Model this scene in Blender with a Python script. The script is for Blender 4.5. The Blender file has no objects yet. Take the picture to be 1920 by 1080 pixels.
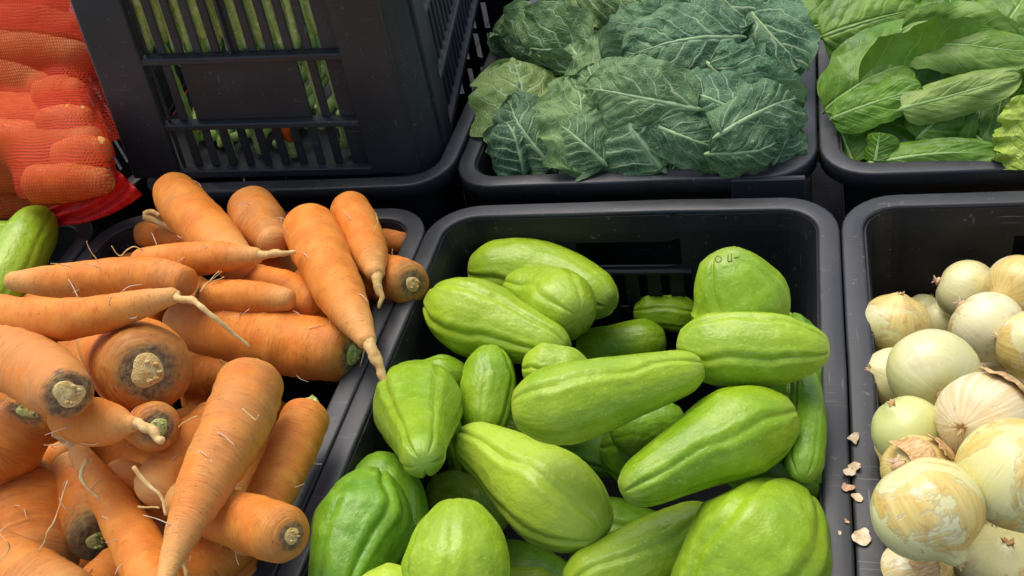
import bpy, math, random
import numpy as np
from mathutils import Matrix, Vector

random.seed(7)
S = bpy.context.scene
COL = S.collection

# ------------------------------------------------------------------ camera
F_PX = 1866.0                                   # focal length in pixels of the 1920 px wide photograph
CAM = np.array([-0.025, -0.7083, 0.5258])
RW = np.array([[0.9586, 0.2107, -0.1914], [0.0028, 0.6654, 0.7465], [0.2846, -0.7161, 0.6373]])
_u, _s, _v = np.linalg.svd(RW); RW = _u @ _v
cd = bpy.data.cameras.new('camera'); cam = bpy.data.objects.new('camera', cd); COL.objects.link(cam)
M = Matrix(RW.T.tolist()).to_4x4(); M.translation = Vector(CAM); cam.matrix_world = M
cd.sensor_width = 36.0; cd.lens = F_PX / 1920 * 36; cd.clip_start = 0.01; cd.clip_end = 500
S.camera = cam

# ------------------------------------------------------------------ sky, sun, exposure
w = bpy.data.worlds.new('World'); S.world = w; w.use_nodes = True
nt = w.node_tree; bg = nt.nodes['Background']; sky = nt.nodes.new('ShaderNodeTexSky')
SUN_EL, SUN_AZ = math.radians(66), math.radians(-38)
sky.sky_type = 'NISHITA'; sky.sun_disc = False; sky.sun_elevation = SUN_EL; sky.sun_rotation = SUN_AZ
sky.air_density = 1.0; sky.dust_density = 3.5; sky.ozone_density = 0.6
nt.links.new(sky.outputs[0], bg.inputs[0]); bg.inputs[1].default_value = 0.12
sl = bpy.data.lights.new('sun', 'SUN'); sl.energy = 1.3; sl.angle = math.radians(50); sl.color = (1, .95, .87)
so = bpy.data.objects.new('sun', sl); COL.objects.link(so)
sd = Vector((math.sin(SUN_AZ) * math.cos(SUN_EL), math.cos(SUN_AZ) * math.cos(SUN_EL), math.sin(SUN_EL)))
so.rotation_euler = sd.to_track_quat('Z', 'Y').to_euler()
S.view_settings.view_transform = 'Standard'; S.view_settings.look = 'None'
S.view_settings.exposure = 0.82; S.view_settings.gamma = 1

# ------------------------------------------------------------------ small tools
def A(*a): return np.array(a, float)
def nrm(v): return v / (np.linalg.norm(v, axis=-1, keepdims=True) + 1e-12)
def ray(px, py):                                # unit-depth ray of a photograph pixel
    return RW.T @ A((px - 960) / F_PX, (540 - py) / F_PX, -1.0)
def at(px, py, z=0.0):                          # the point at height z seen at a pixel
    d = ray(px, py); return CAM + d * ((z - CAM[2]) / d[2])
def at_depth(px, py, d): return CAM + ray(px, py) * d
def depth(P): return float(-(RW[2] @ (P - CAM)))
def px_size(P): return depth(P) / F_PX          # metres per photograph pixel there

def _hash(i, s):
    n = (i[..., 0] * 374761393 + i[..., 1] * 668265263 + i[..., 2] * 2147483647 + s * 1274126177) & 0x7fffffff
    n = ((n ^ (n >> 13)) * 1274126177) & 0x7fffffff
    n = ((n ^ (n >> 15)) * 1103515245) & 0x7fffffff
    return ((n >> 7) & 0xffff) / 32767.5 - 1
def noise(P, f=1.0, s=0):
    P = np.asarray(P, float) * f + 1000.0
    i = np.floor(P).astype(np.int64); t = P - i; t = t * t * (3 - 2 * t); r = 0
    for dx in (0, 1):
        for dy in (0, 1):
            for dz in (0, 1):
                wgt = (t[..., 0] if dx else 1 - t[..., 0]) * (t[..., 1] if dy else 1 - t[..., 1]) * (t[..., 2] if dz else 1 - t[..., 2])
                r = r + wgt * _hash(i + np.array([dx, dy, dz]), s)
    return r
def fbm(P, f, s=0, o=3):
    return sum(noise(P, f * 2 ** k, s + k) * .5 ** k for k in range(o))

def link(name, me, mat=None, parent=None):
    me.name = name; o = bpy.data.objects.new(name, me); COL.objects.link(o)
    if mat: me.materials.append(mat)
    if parent:
        o.parent = parent
    return o
def tag(o, label=None, cat=None, group=None, kind=None):
    if label: o['label'] = label
    if cat: o['category'] = cat
    if group: o['group'] = group
    if kind: o['kind'] = kind
    return o
def thing(name, label, cat, loc, group=None, mat4=None):
    o = bpy.data.objects.new(name, None); COL.objects.link(o); o.empty_display_size = .02
    if mat4 is not None: o.matrix_world = mat4
    else: o.location = Vector(loc)
    o['ORG'] = 0; del o['ORG']
    return tag(o, label, cat, group)
def mesh(name, V, Fc, mat, parent, org=(0, 0, 0), uv=None, smooth=True, color=None):
    me = bpy.data.meshes.new(name)
    V = np.asarray(V, float).reshape(-1, 3) - np.asarray(org, float)
    me.from_pydata(V.tolist(), [], Fc if isinstance(Fc, list) else Fc.tolist())
    if uv is not None:
        l = me.uv_layers.new(name='UVMap'); l.data.foreach_set('uv', np.asarray(uv, np.float32).ravel())
    if smooth: me.polygons.foreach_set('use_smooth', [True] * len(me.polygons))
    me.update()
    o = link(name, me, mat, parent)
    if color: o.color = color
    return o
def grid_faces(nu, nv, wrap=False):             # verts indexed [u, v]; wrap in v
    u = np.arange(nu - 1)[:, None]; v = np.arange(nv if wrap else nv - 1)[None, :]; v2 = (v + 1) % nv
    return np.stack([u * nv + v, u * nv + v2, (u + 1) * nv + v2, (u + 1) * nv + v], -1).reshape(-1, 4)
def grid_uv(nu, nv, wrap, U=None):              # loop uvs: x = across (v), y = along (u)
    U = np.linspace(0, 1, nu) if U is None else U
    W = np.linspace(0, 1, nv + 1 if wrap else nv)
    u = np.arange(nu - 1)[:, None]; v = np.arange(len(W) - 1)[None, :]
    o = np.zeros((nu - 1, len(W) - 1, 4, 2))
    for k, (du, dv) in enumerate(((0, 0), (0, 1), (1, 1), (1, 0))):
        o[..., k, 0] = W[v + dv]; o[..., k, 1] = U[u + du]
    return o
def box(V, Fc, x0, x1, y0, y1, z0, z1, b=.0012):   # a chamfered box appended to lists
    n = len(V); c = A((x0 + x1) / 2, (y0 + y1) / 2, (z0 + z1) / 2); h = A(x1 - x0, y1 - y0, z1 - z0) / 2
    b = min(b, h.min() * .5); idx = {}
    for sx in (-1, 1):
        for sy in (-1, 1):
            for sz in (-1, 1):
                for ax in range(3):
                    s = A(sx, sy, sz); p = h - b; p = p.copy(); p[ax] = h[ax]
                    idx[(sx, sy, sz, ax)] = len(V); V.append((c + s * p).tolist())
    def q(l):
        pts = np.array([V[i] for i in l]); nn = np.cross(pts[1] - pts[0], pts[2] - pts[0])
        if nn @ (pts.mean(0) - c) < 0: l = l[::-1]
        Fc.append(l)
    for ax in range(3):
        o1, o2 = [a for a in range(3) if a != ax]
        for s in (-1, 1):
            l = []
            for a, bb in ((-1, -1), (1, -1), (1, 1), (-1, 1)):
                k = [0, 0, 0]; k[ax] = s; k[o1] = a; k[o2] = bb; l.append(idx[(*k, ax)])
            q(l)
        for a in (-1, 1):
            for bb in (-1, 1):
                l = []
                for s, wh in ((-1, o1), (-1, o2), (1, o2), (1, o1)):
                    k = [0, 0, 0]; k[ax] = s; k[o1] = a; k[o2] = bb; l.append(idx[(*k, wh)])
                q(l)
    for sx in (-1, 1):
        for sy in (-1, 1):
            for sz in (-1, 1): q([idx[(sx, sy, sz, a)] for a in range(3)])
def boxes(name, L, mat, parent, org=(0, 0, 0), b=.0012):
    V, Fc = [], []
    for l in L: box(V, Fc, *l, b=b)
    return mesh(name, V, Fc, mat, parent, org, smooth=False)

def spline(K, n):                               # Catmull-Rom through the rows of K, n samples, roughly even
    K = np.asarray(K, float)
    if len(K) == 1: return np.repeat(K, n, 0)
    d = np.linalg.norm(np.diff(K[:, :3], axis=0), axis=1) + 1e-9; T = np.r_[0, np.cumsum(d)]
    t = np.linspace(0, T[-1], n); i = np.clip(np.searchsorted(T, t, 'right') - 1, 0, len(K) - 2)
    m = np.zeros_like(K); m[1:-1] = (K[2:] - K[:-2]) / (T[2:] - T[:-2])[:, None]
    m[0] = (K[1] - K[0]) / d[0]; m[-1] = (K[-1] - K[-2]) / d[-1]
    h = (T[i + 1] - T[i])[:, None]; x = ((t - T[i]) / h[:, 0])[:, None]
    return (K[i] * (2 * x**3 - 3 * x**2 + 1) + h * m[i] * (x**3 - 2 * x**2 + x) + K[i + 1] * (3 * x**2 - 2 * x**3) + h * m[i + 1] * (x**3 - x**2))
def frames(C):                                  # parallel-transport frames along a curve
    T = nrm(np.gradient(C, axis=0)); N = np.zeros_like(C)
    r = A(0, 0, 1) if abs(T[0][2]) < .8 else A(1, 0, 0)
    N[0] = nrm(r - T[0] * (r @ T[0]))
    for i in range(1, len(C)):
        n = N[i - 1] - T[i] * (N[i - 1] @ T[i]); N[i] = nrm(n)
    return T, N, np.cross(T, N)
def tube(name, C, R, mat, parent, org, seg=10, color=None, jit=0):
    C = np.asarray(C, float); R = np.asarray(R, float)
    T, N, B = frames(C)
    C = np.vstack([C[:1] - T[:1] * R[0] * .4, C, C[-1:] + T[-1:] * R[-1] * .4]); R = np.r_[R[0] * .05, R, R[-1] * .05]
    N = np.vstack([N[:1], N, N[-1:]]); B = np.vstack([B[:1], B, B[-1:]])
    a = np.linspace(0, 2 * np.pi, seg, endpoint=False)
    V = C[:, None] + R[:, None, None] * (np.cos(a)[None, :, None] * N[:, None] + np.sin(a)[None, :, None] * B[:, None])
    if jit: V = C[:, None] + (V - C[:, None]) * (1 + jit * noise(V, 1 / max(R.max(), 1e-4), 3))[..., None]
    return mesh(name, V, grid_faces(len(C), seg, True), mat, parent, org, grid_uv(len(C), seg, True), color=color)

# ------------------------------------------------------------------ materials
class NT:
    def __init__(s, name):
        s.m = bpy.data.materials.new(name); s.m.use_nodes = True; s.t = s.m.node_tree; s.b = s.t.nodes['Principled BSDF']
        s.out = s.t.nodes['Material Output']
    def n(s, typ, **kw):
        k = s.t.nodes.new('ShaderNode' + typ)
        for a, v in kw.items():
            if a.startswith('i_'):
                key = a[2:]; key = int(key) if key.isdigit() else key
                s.put(k.inputs[key], v)
            else: setattr(k, a, v)
        return k
    def put(s, sock, v):
        if isinstance(v, bpy.types.NodeSocket): s.t.links.new(v, sock)
        else: sock.default_value = v
    def math(s, op, a, b=None, c=None, clamp=False):
        k = s.n('Math', operation=op, use_clamp=clamp); s.put(k.inputs[0], a)
        if b is not None: s.put(k.inputs[1], b)
        if c is not None: s.put(k.inputs[2], c)
        return k.outputs[0]
    def mix(s, f, a, b, mode='MIX'):
        k = s.n('Mix', data_type='RGBA', blend_type=mode); s.put(k.inputs[0], f); s.put(k.inputs[6], a); s.put(k.inputs[7], b); return k.outputs[2]
    def ramp(s, v, a, b, x=0., y=1.):           # smooth remap of v from a..b to x..y
        k = s.n('MapRange', interpolation_type='SMOOTHSTEP'); s.put(k.inputs[0], v)
        for i, q in enumerate((a, b, x, y)): s.put(k.inputs[i + 1], q)
        return k.outputs[0]
    def noise(s, vec, sc, det=4, rough=.55, dist=0):
        k = s.n('TexNoise'); s.put(k.inputs['Vector'], vec); s.put(k.inputs['Scale'], sc); k.inputs['Detail'].default_value = det
        k.inputs['Roughness'].default_value = rough; k.inputs['Distortion'].default_value = dist; return k.outputs[0]
    def scale(s, vec, v):
        k = s.n('Mapping'); s.put(k.inputs[0], vec); k.inputs[3].default_value = v; return k.outputs[0]
    def obj(s): return s.n('TexCoord').outputs['Object']
    def uv(s): return s.n('TexCoord').outputs['UV']
    def xyz(s, v): k = s.n('SeparateXYZ'); s.put(k.inputs[0], v); return k.outputs
    def vec(s, x, y, z=0.):
        k = s.n('CombineXYZ')
        for i, q in enumerate((x, y, z)): s.put(k.inputs[i], q)
        return k.outputs[0]
    def info(s):
        k = s.n('ObjectInfo'); c = s.n('SeparateColor'); s.put(c.inputs[0], k.outputs['Color']); return k, c.outputs
    def rvec(s, base):                          # object coordinates shifted by a per-object random amount
        k = s.n('ObjectInfo'); a = s.n('VectorMath', operation='ADD'); s.put(a.inputs[0], base)
        m = s.math('MULTIPLY', k.outputs['Random'], 37.0); s.put(a.inputs[1], s.vec(m, m, m)); return a.outputs[0]
    def bump(s, h, st, d=.001, base=None):
        k = s.n('Bump'); s.put(k.inputs['Height'], h); k.inputs['Strength'].default_value = st; k.inputs['Distance'].default_value = d
        if base is not None: s.put(k.inputs['Normal'], base)
        return k.outputs[0]
    def fin(s, col, rough=.5, spec=.5, normal=None, **kw):
        s.put(s.b.inputs['Base Color'], col); s.put(s.b.inputs['Roughness'], rough); s.put(s.b.inputs['Specular IOR Level'], spec)
        if normal is not None: s.put(s.b.inputs['Normal'], normal)
        for k, v in kw.items(): s.put(s.b.inputs[k.replace('_', ' ')], v)
        return s.m
def rgb(r, g, b): return (r, g, b, 1)

def mat_plastic(name, col, dusty, rough=.42, spec=.22):
    t = NT(name); o = t.rvec(t.obj())
    big = t.noise(o, 9, 4); fine = t.noise(o, 160, 3)
    scr = t.noise(t.scale(o, (18, 400, 400)), 1, 2); scr2 = t.noise(t.scale(o, (400, 22, 60)), 1, 2)
    s = t.math('MAXIMUM', t.ramp(scr, .66, .74), t.ramp(scr2, .68, .76))
    s = t.math('MULTIPLY', s, t.ramp(big, .42, .62))
    speck = t.ramp(t.noise(o, 190, 2), .68, .74)
    d = t.math('MULTIPLY', t.ramp(big, .35, .75), .45)
    c = t.mix(d, col, dusty); c = t.mix(t.math('MULTIPLY', s, .55), c, rgb(.20, .20, .20)); c = t.mix(t.math('MULTIPLY', speck, .35), c, rgb(.22, .2, .17))
    r = t.math('ADD', t.ramp(big, .3, .7, rough - .07, rough + .1), t.math('MULTIPLY', fine, .1))
    return t.fin(c, r, spec, t.bump(t.math('ADD', fine, t.math('MULTIPLY', s, -.6)), .12, .0008))
M_CRATE = mat_plastic('black_plastic', rgb(.014, .015, .017), rgb(.038, .038, .040))
M_CRATE_B = mat_plastic('charcoal_plastic', rgb(.031, .034, .035), rgb(.068, .070, .070), .42, .3)
M_STAND = mat_plastic('dark_stand_board', rgb(.007, .007, .008), rgb(.014, .014, .014), .7)
M_RIM = mat_plastic('worn_rim_plastic', rgb(.027, .028, .030), rgb(.066, .067, .070), .36, .42)

def mat_carrot():
    t = NT('carrot_skin'); o = t.rvec(t.obj()); uv = t.uv(); U = t.xyz(uv); k, oc = t.info()
    ruv = t.rvec(t.vec(t.math('MULTIPLY', t.math('SINE', t.math('MULTIPLY', U[0], 6.2832)), 1.0), t.math('MULTIPLY', U[1], 9.0), t.math('COSINE', t.math('MULTIPLY', U[0], 6.2832))))
    dust = t.noise(o, 26, 5, .6)
    deep = t.noise(o, 60, 4, .6)
    crease = t.noise(t.scale(ruv, (.55, 7.5, .55)), 1.6, 4, .6)          # rings round the root
    lines = t.math('MULTIPLY', t.ramp(t.noise(t.scale(ruv, (1.3, 15, 1.3)), 1.5, 2), .62, .70), t.ramp(t.noise(ruv, 2.2, 2), .42, .6))
    c = t.mix(t.ramp(deep, .35, .7), rgb(.74, .205, .014), rgb(.84, .30, .036))
    tan = t.mix(t.ramp(crease, .22, .80), rgb(.50, .185, .045), rgb(.68, .31, .085))
    c = t.mix(t.math('MULTIPLY', t.ramp(dust, t.math('SUBTRACT', .72, t.math('MULTIPLY', oc[0], .45)), t.math('SUBTRACT', .92, t.math('MULTIPLY', oc[0], .45))), .70), c, tan)
    c = t.mix(t.math('MULTIPLY', t.ramp(U[1], .66, 1.0), .75), c, rgb(.78, .43, .13))
    c = t.mix(t.math('MULTIPLY', lines, .5), c, rgb(.20, .065, .012))
    pores = t.ramp(t.noise(o, 420, 2), .70, .76)
    c = t.mix(t.math('MULTIPLY', pores, .5), c, rgb(.17, .06, .015))
    soil = t.math('MULTIPLY', t.ramp(t.noise(t.scale(ruv, (1., 2.5, 1.)), 1.7, 6, .72), .54, .74), .55)
    c = t.mix(soil, c, rgb(.25, .105, .035))
    gm = t.math('MULTIPLY', t.ramp(t.math('ADD', t.math('MULTIPLY', U[1], t.math('SUBTRACT', 1.25, t.math('MULTIPLY', oc[2], .80))), t.math('MULTIPLY', t.noise(o, 80, 4, .65), .20)), .12, .32, 1., 0.), oc[2])
    c = t.mix(gm, c, t.mix(t.ramp(t.noise(o, 160, 3), .4, .6), rgb(.10, .062, .026), rgb(.20, .17, .045)))
    c = t.mix(.14, c, rgb(.42, .22, .10))
    at_ = t.n('Attribute', attribute_name='crown'); rad = t.math('ADD', at_.outputs['Fac'], t.math('MULTIPLY', t.math('SUBTRACT', t.noise(o, 130, 4, .7), .5), 1.1))
    ringm = t.ramp(rad, .85, 1.35, 1., 0.)
    c = t.mix(t.math('MULTIPLY', ringm, .92), c, t.mix(t.ramp(t.noise(o, 240, 4, .7), .38, .62), rgb(.075, .048, .024), rgb(.24, .165, .07)))
    c = t.mix(oc[1], c, t.mix(1., c, rgb(.55, .42, .35), 'MULTIPLY'))
    h = t.math('ADD', t.math('MULTIPLY', crease, 1.1), t.math('ADD', t.math('MULTIPLY', lines, -.8), t.math('MULTIPLY', deep, .5)))
    return t.fin(c, t.ramp(dust, .3, .7, .45, .66), .24, t.bump(h, .5, .0019), Subsurface_Weight=.10, Subsurface_Radius=(.012, .004, .001), Subsurface_Scale=.25)
M_CARROT = mat_carrot()
def mat_rough(name, c1, c2, sc, rough=.8, bump=.5, c3=None):
    t = NT(name); o = t.rvec(t.obj()); a = t.noise(o, sc, 5, .65); b = t.noise(o, sc * 4, 3)
    c = t.mix(t.ramp(a, .36, .64), c1, c2)
    if c3: c = t.mix(t.ramp(b, .55, .7), c, c3)
    return t.fin(c, rough, .25, t.bump(t.math('ADD', a, b), bump, .0012))
M_SCAR = mat_rough('carrot_scar', rgb(.15, .085, .035), rgb(.26, .18, .075), 170, .85, 1., rgb(.085, .06, .035))
M_STRAW = mat_rough('cut_stem_straw', rgb(.62, .38, .10), rgb(.80, .62, .27), 210, .75, 1.0, rgb(.40, .22, .06))
M_STEMGREEN = mat_rough('cut_stem_green', rgb(.30, .36, .075), rgb(.60, .60, .22), 160, .6, .8, rgb(.20, .25, .05))
M_ROOT = mat_rough('root_thread', rgb(.60, .35, .11), rgb(.74, .50, .21), 160, .7, .3)
M_HAIR = mat_rough('root_hair', rgb(.62, .45, .30), rgb(.78, .62, .46), 90, .7, .1)

def mat_chayote():
    t = NT('chayote_skin'); o = t.rvec(t.obj()); U = t.xyz(t.uv()); k, oc = t.info()
    big = t.noise(o, 24, 4); mid = t.noise(o, 85, 4, .6); fine = t.noise(o, 330, 3)
    c = t.mix(t.ramp(big, .3, .7), rgb(.185, .325, .006), rgb(.305, .445, .012))
    c = t.mix(t.math('MULTIPLY', t.ramp(mid, .52, .72), .45), c, rgb(.40, .54, .05))
    dots = t.n('TexVoronoi'); t.put(dots.inputs['Vector'], o); dots.inputs['Scale'].default_value = 240
    c = t.mix(t.math('MULTIPLY', t.ramp(dots.outputs[0], .10, .28, 1., 0.), .34), c, rgb(.50, .66, .11))
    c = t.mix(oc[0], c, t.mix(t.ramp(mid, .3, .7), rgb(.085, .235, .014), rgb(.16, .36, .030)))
    c = t.mix(t.math('MULTIPLY', oc[1], .8), c, rgb(.52, .66, .07))
    blem = t.ramp(t.noise(o, 95, 6, .72), .63, .74)
    c = t.mix(t.math('MULTIPLY', blem, .45), c, rgb(.22, .23, .045))
    c = t.mix(t.math('MULTIPLY', t.ramp(t.math('MULTIPLY', U[1], t.math('SUBTRACT', 1., U[1])), .0, .09, 1., 0.), .35), c, rgb(.36, .44, .08))
    scl = t.noise(t.scale(t.rvec(t.uv()), (26, 7, 1)), 1.4, 3)
    h = t.math('ADD', t.math('MULTIPLY', mid, 1.0), t.math('ADD', t.math('MULTIPLY', scl, .5), t.math('MULTIPLY', fine, .22)))
    return t.fin(c, t.ramp(mid, .3, .7, .26, .40), .38, t.bump(h, .42, .0024), Subsurface_Weight=.12, Subsurface_Radius=(.006, .010, .002), Subsurface_Scale=.25)
M_CHAY = mat_chayote()
M_CHAYLINE = mat_rough('chayote_furrow_scar', rgb(.12, .16, .02), rgb(.2, .22, .04), 200, .7, .2)

def mat_onion():
    t = NT('onion_skin'); o = t.rvec(t.obj()); U = t.xyz(t.uv()); k, oc = t.info()
    ang = t.math('MULTIPLY', U[0], 6.2832); cx = t.math('COSINE', ang); sx = t.math('SINE', ang)
    stv = t.rvec(t.vec(t.math('MULTIPLY', cx, 9.), t.math('MULTIPLY', sx, 9.), t.math('MULTIPLY', U[1], 1.3)))
    streak = t.noise(stv, 1.3, 3, .5); vein = t.ramp(t.math('ABSOLUTE', t.math('SUBTRACT', t.noise(stv, 1.1, 1), .5)), .0, .028, 1., 0.)
    patch = t.noise(o, 26, 6, .62, .6); patch2 = t.noise(o, 50, 5, .7, .4)
    pale = t.mix(t.ramp(t.noise(o, 15, 2), .35, .65), rgb(.69, .635, .26), rgb(.80, .745, .45))
    pale = t.mix(t.math('MULTIPLY', oc[1], .8), pale, rgb(.44, .56, .16))
    pale = t.mix(t.math('MULTIPLY', vein, .14), pale, rgb(.46, .48, .16))
    skin = t.mix(t.ramp(streak, .25, .75), rgb(.63, .41, .075), rgb(.76, .585, .18))
    skin = t.mix(t.math('MULTIPLY', t.ramp(patch2, .52, .66), .75), skin, rgb(.44, .21, .035))
    skin = t.mix(t.math('MULTIPLY', vein, .22), skin, rgb(.42, .24, .06))
    th = t.math('SUBTRACT', .78, t.math('MULTIPLY', oc[0], .42))
    m = t.ramp(t.math('ADD', patch, t.math('MULTIPLY', t.math('ABSOLUTE', t.math('SUBTRACT', U[1], .5)), .12)), th, t.math('ADD', th, .02))
    edge = t.ramp(t.math('ABSOLUTE', t.math('SUBTRACT', t.math('ADD', patch, t.math('MULTIPLY', t.math('ABSOLUTE', t.math('SUBTRACT', U[1], .5)), .12)), th)), .0, .018, 1., 0.)
    c = t.mix(t.math('MULTIPLY', m, .85), pale, skin); c = t.mix(t.math('MULTIPLY', edge, .4), c, rgb(.34, .16, .04))
    c = t.mix(t.math('MULTIPLY', oc[2], .75), c, t.mix(t.ramp(streak, .35, .65), rgb(.68, .50, .26), rgb(.80, .70, .48)))
    stain = t.math('MULTIPLY', t.ramp(t.noise(o, 30, 6, .72), .57, .72), t.math('MULTIPLY', t.math('ADD', oc[0], .3), .7))
    c = t.mix(stain, c, rgb(.36, .20, .06))
    h = t.math('ADD', streak, t.math('ADD', t.math('MULTIPLY', vein, .35), t.math('MULTIPLY', m, 1.2)))
    return t.fin(c, t.ramp(patch, .3, .7, .18, .34), .5, t.bump(h, .20, .0012), Subsurface_Weight=.08, Subsurface_Radius=(.008, .007, .003), Subsurface_Scale=.3)
M_ONION = mat_onion()
def mat_paper():
    t = NT('papery_skin'); o = t.rvec(t.obj()); U = t.xyz(t.uv())
    st = t.noise(t.rvec(t.vec(t.math('MULTIPLY', U[0], 22), t.math('MULTIPLY', U[1], 2.))), 1.5, 4); a = t.noise(o, 90, 4)
    c = t.mix(t.ramp(st, .3, .7), rgb(.46, .24, .07), rgb(.72, .50, .24)); c = t.mix(t.math('MULTIPLY', t.ramp(a, .5, .7), .6), c, rgb(.36, .15, .035))
    return t.fin(c, .45, .4, t.bump(st, .5, .001), Transmission_Weight=0)
M_PAPER = mat_paper()
M_FLAKE = mat_rough('skin_flake', rgb(.58, .44, .26), rgb(.78, .67, .48), 180, .7, .4)
M_FLAKE_P = mat_rough('skin_flake_pink', rgb(.52, .30, .16), rgb(.68, .46, .30), 180, .7, .4)

def mat_leaf(name, dark, light, vein, nlat, net, netamt, gloss, rough=.42, bumpd=.0016, back=None, latamt=.85, veinamt=.62):
    t = NT(name); o = t.rvec(t.obj()); U = t.xyz(t.uv()); k, oc = t.info()
    s = t.math('SUBTRACT', t.math('MULTIPLY', U[0], 2.), 1.); a = t.math('ABSOLUTE', s)
    wob = t.math('MULTIPLY', t.math('SUBTRACT', t.noise(o, 28, 2), .5), .26)
    mid = t.ramp(t.math('ADD', a, t.math('MULTIPLY', wob, .12)), t.math('MULTIPLY', t.math('SUBTRACT', 1.05, U[1]), .045), t.math('MULTIPLY', t.math('SUBTRACT', 1.15, U[1]), .10), 1., 0.)
    side = t.math('MULTIPLY', t.math('GREATER_THAN', s, 0.), .37)
    q = t.math('ADD', t.math('SUBTRACT', t.math('MULTIPLY', t.math('ADD', U[1], wob), float(nlat)), t.math('MULTIPLY', a, nlat * .42)), side)
    f = t.math('ABSOLUTE', t.math('SUBTRACT', t.math('FRACT', q), .5))
    lat = t.ramp(f, t.math('MULTIPLY', t.math('SUBTRACT', 1.1, a), .036), t.math('MULTIPLY', t.math('SUBTRACT', 1.25, a), .115), 1., 0.)
    vo = t.n('TexVoronoi', feature='DISTANCE_TO_EDGE'); t.put(vo.inputs['Vector'], t.rvec(t.vec(t.math('MULTIPLY', s, 1.0), t.math('MULTIPLY', U[1], 1.6)))); vo.inputs['Scale'].default_value = net
    netv = t.math('MULTIPLY', t.ramp(vo.outputs[0], .015, .085, 1., 0.), netamt)
    v = t.math('MAXIMUM', t.math('MAXIMUM', mid, t.math('MULTIPLY', lat, latamt)), netv)
    mott = t.noise(o, 36, 4, .6); fine = t.noise(o, 210, 3)
    c = t.mix(t.ramp(mott, .32, .68), dark, light)
    c = t.mix(oc[0], c, t.mix(t.ramp(mott, .3, .7), rgb(.17, .27, .05), rgb(.30, .40, .10)))   # yellower leaves
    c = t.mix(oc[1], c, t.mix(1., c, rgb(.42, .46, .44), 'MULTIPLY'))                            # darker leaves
    c = t.mix(t.math('MULTIPLY', v, veinamt), c, vein)
    hole = t.ramp(t.noise(o, 55, 3, .6), .74, .78)
    c = t.mix(t.math('MULTIPLY', hole, .5), c, rgb(.14, .10, .04))
    if back:
        g = t.n('NewGeometry'); c = t.mix(t.math('MULTIPLY', g.outputs['Backfacing'], .75), c, back)
    h = t.math('ADD', t.math('MULTIPLY', v, -1.3), t.math('ADD', t.math('MULTIPLY', mott, .8), t.math('MULTIPLY', fine, .35)))
    bm = t.bump(h, .55, bumpd)
    t.fin(c, t.ramp(mott, .3, .7, rough - .06, rough + .12), gloss, bm)
    tr = t.n('BsdfTranslucent'); t.put(tr.inputs[0], t.mix(.5, c, rgb(.30, .45, .05))); t.put(tr.inputs[1], bm)
    mx = t.n('MixShader'); mx.inputs[0].default_value = .16
    t.t.links.new(t.b.outputs[0], mx.inputs[1]); t.t.links.new(tr.outputs[0], mx.inputs[2]); t.t.links.new(mx.outputs[0], t.out.inputs[0])
    return t.m
M_COLLARD = mat_leaf('collard_leaf_skin', rgb(.036, .112, .058), rgb(.130, .255, .125), rgb(.46, .60, .34), 6, 11, .60, .16, .46, .0034, rgb(.20, .30, .17))
M_SPINACH = mat_leaf('broad_leaf_skin', rgb(.060, .175, .008), rgb(.140, .300, .018), rgb(.34, .52, .08), 5, 6, .10, .30, .34, .0012, rgb(.24, .38, .13), latamt=.45)
M_LETTUCE = mat_leaf('lettuce_leaf_skin', rgb(.33, .50, .02), rgb(.52, .66, .06), rgb(.62, .72, .22), 8, 10, .30, .5, .4, .0018)
M_MIDRIB = mat_rough('leaf_midrib', rgb(.24, .38, .17), rgb(.37, .50, .26), 80, .5, .2)
M_MIDRIB_D = mat_rough('leaf_midrib_green', rgb(.20, .34, .08), rgb(.30, .44, .15), 80, .5, .2)
M_BEAN = mat_rough('bean_pod', rgb(.36, .52, .12), rgb(.52, .68, .24), 60, .5, .3, rgb(.60, .74, .32))
M_PEPPER = mat_rough('orange_pepper', rgb(.62, .10, .012), rgb(.72, .17, .02), 40, .3, .1)

def mat_net():
    t = NT('red_net_weave'); o = t.obj(); X = t.xyz(o)
    wob = t.math('MULTIPLY', t.noise(o, 22, 3), .012)
    a = t.math('ABSOLUTE', t.math('SINE', t.math('MULTIPLY', t.math('ADD', X[0], wob), 1150.)))
    b = t.math('ABSOLUTE', t.math('SINE', t.math('MULTIPLY', t.math('ADD', t.math('ADD', X[2], t.math('MULTIPLY', X[1], .7)), wob), 800.)))
    th = t.math('MAXIMUM', t.ramp(a, .62, .82), t.ramp(b, .68, .88))
    dens = t.math('MAXIMUM', t.ramp(t.noise(o, 16, 3), .44, .62), t.ramp(X[2], .13, .19))
    al = t.math('ADD', t.math('MAXIMUM', t.math('MULTIPLY', th, .62), t.math('MULTIPLY', t.ramp(X[2], .13, .19), .34)), .05)
    c = t.mix(t.noise(o, 25, 3), rgb(.58, .024, .005), rgb(.66, .060, .012))
    t.fin(c, .5, .12)
    tp = t.n('BsdfTransparent'); mx = t.n('MixShader'); t.put(mx.inputs[0], al)
    t.t.links.new(tp.outputs[0], mx.inputs[1]); t.t.links.new(t.b.outputs[0], mx.inputs[2]); t.t.links.new(mx.outputs[0], t.out.inputs[0])
    return t.m
M_NET = mat_net()
M_HEM = mat_rough('red_net_hem', rgb(.62, .010, .012), rgb(.78, .035, .025), 120, .35, .6, rgb(.50, .01, .01))
def mat_ground():
    t = NT('pavement_concrete'); o = t.obj(); a = t.noise(o, 3, 6, .6); b = t.noise(o, 90, 4)
    c = t.mix(a, rgb(.40, .41, .43), rgb(.52, .53, .55)); c = t.mix(t.ramp(b, .55, .75), c, rgb(.30, .30, .31))
    return t.fin(c, .85, .3, t.bump(b, .4, .004))

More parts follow.
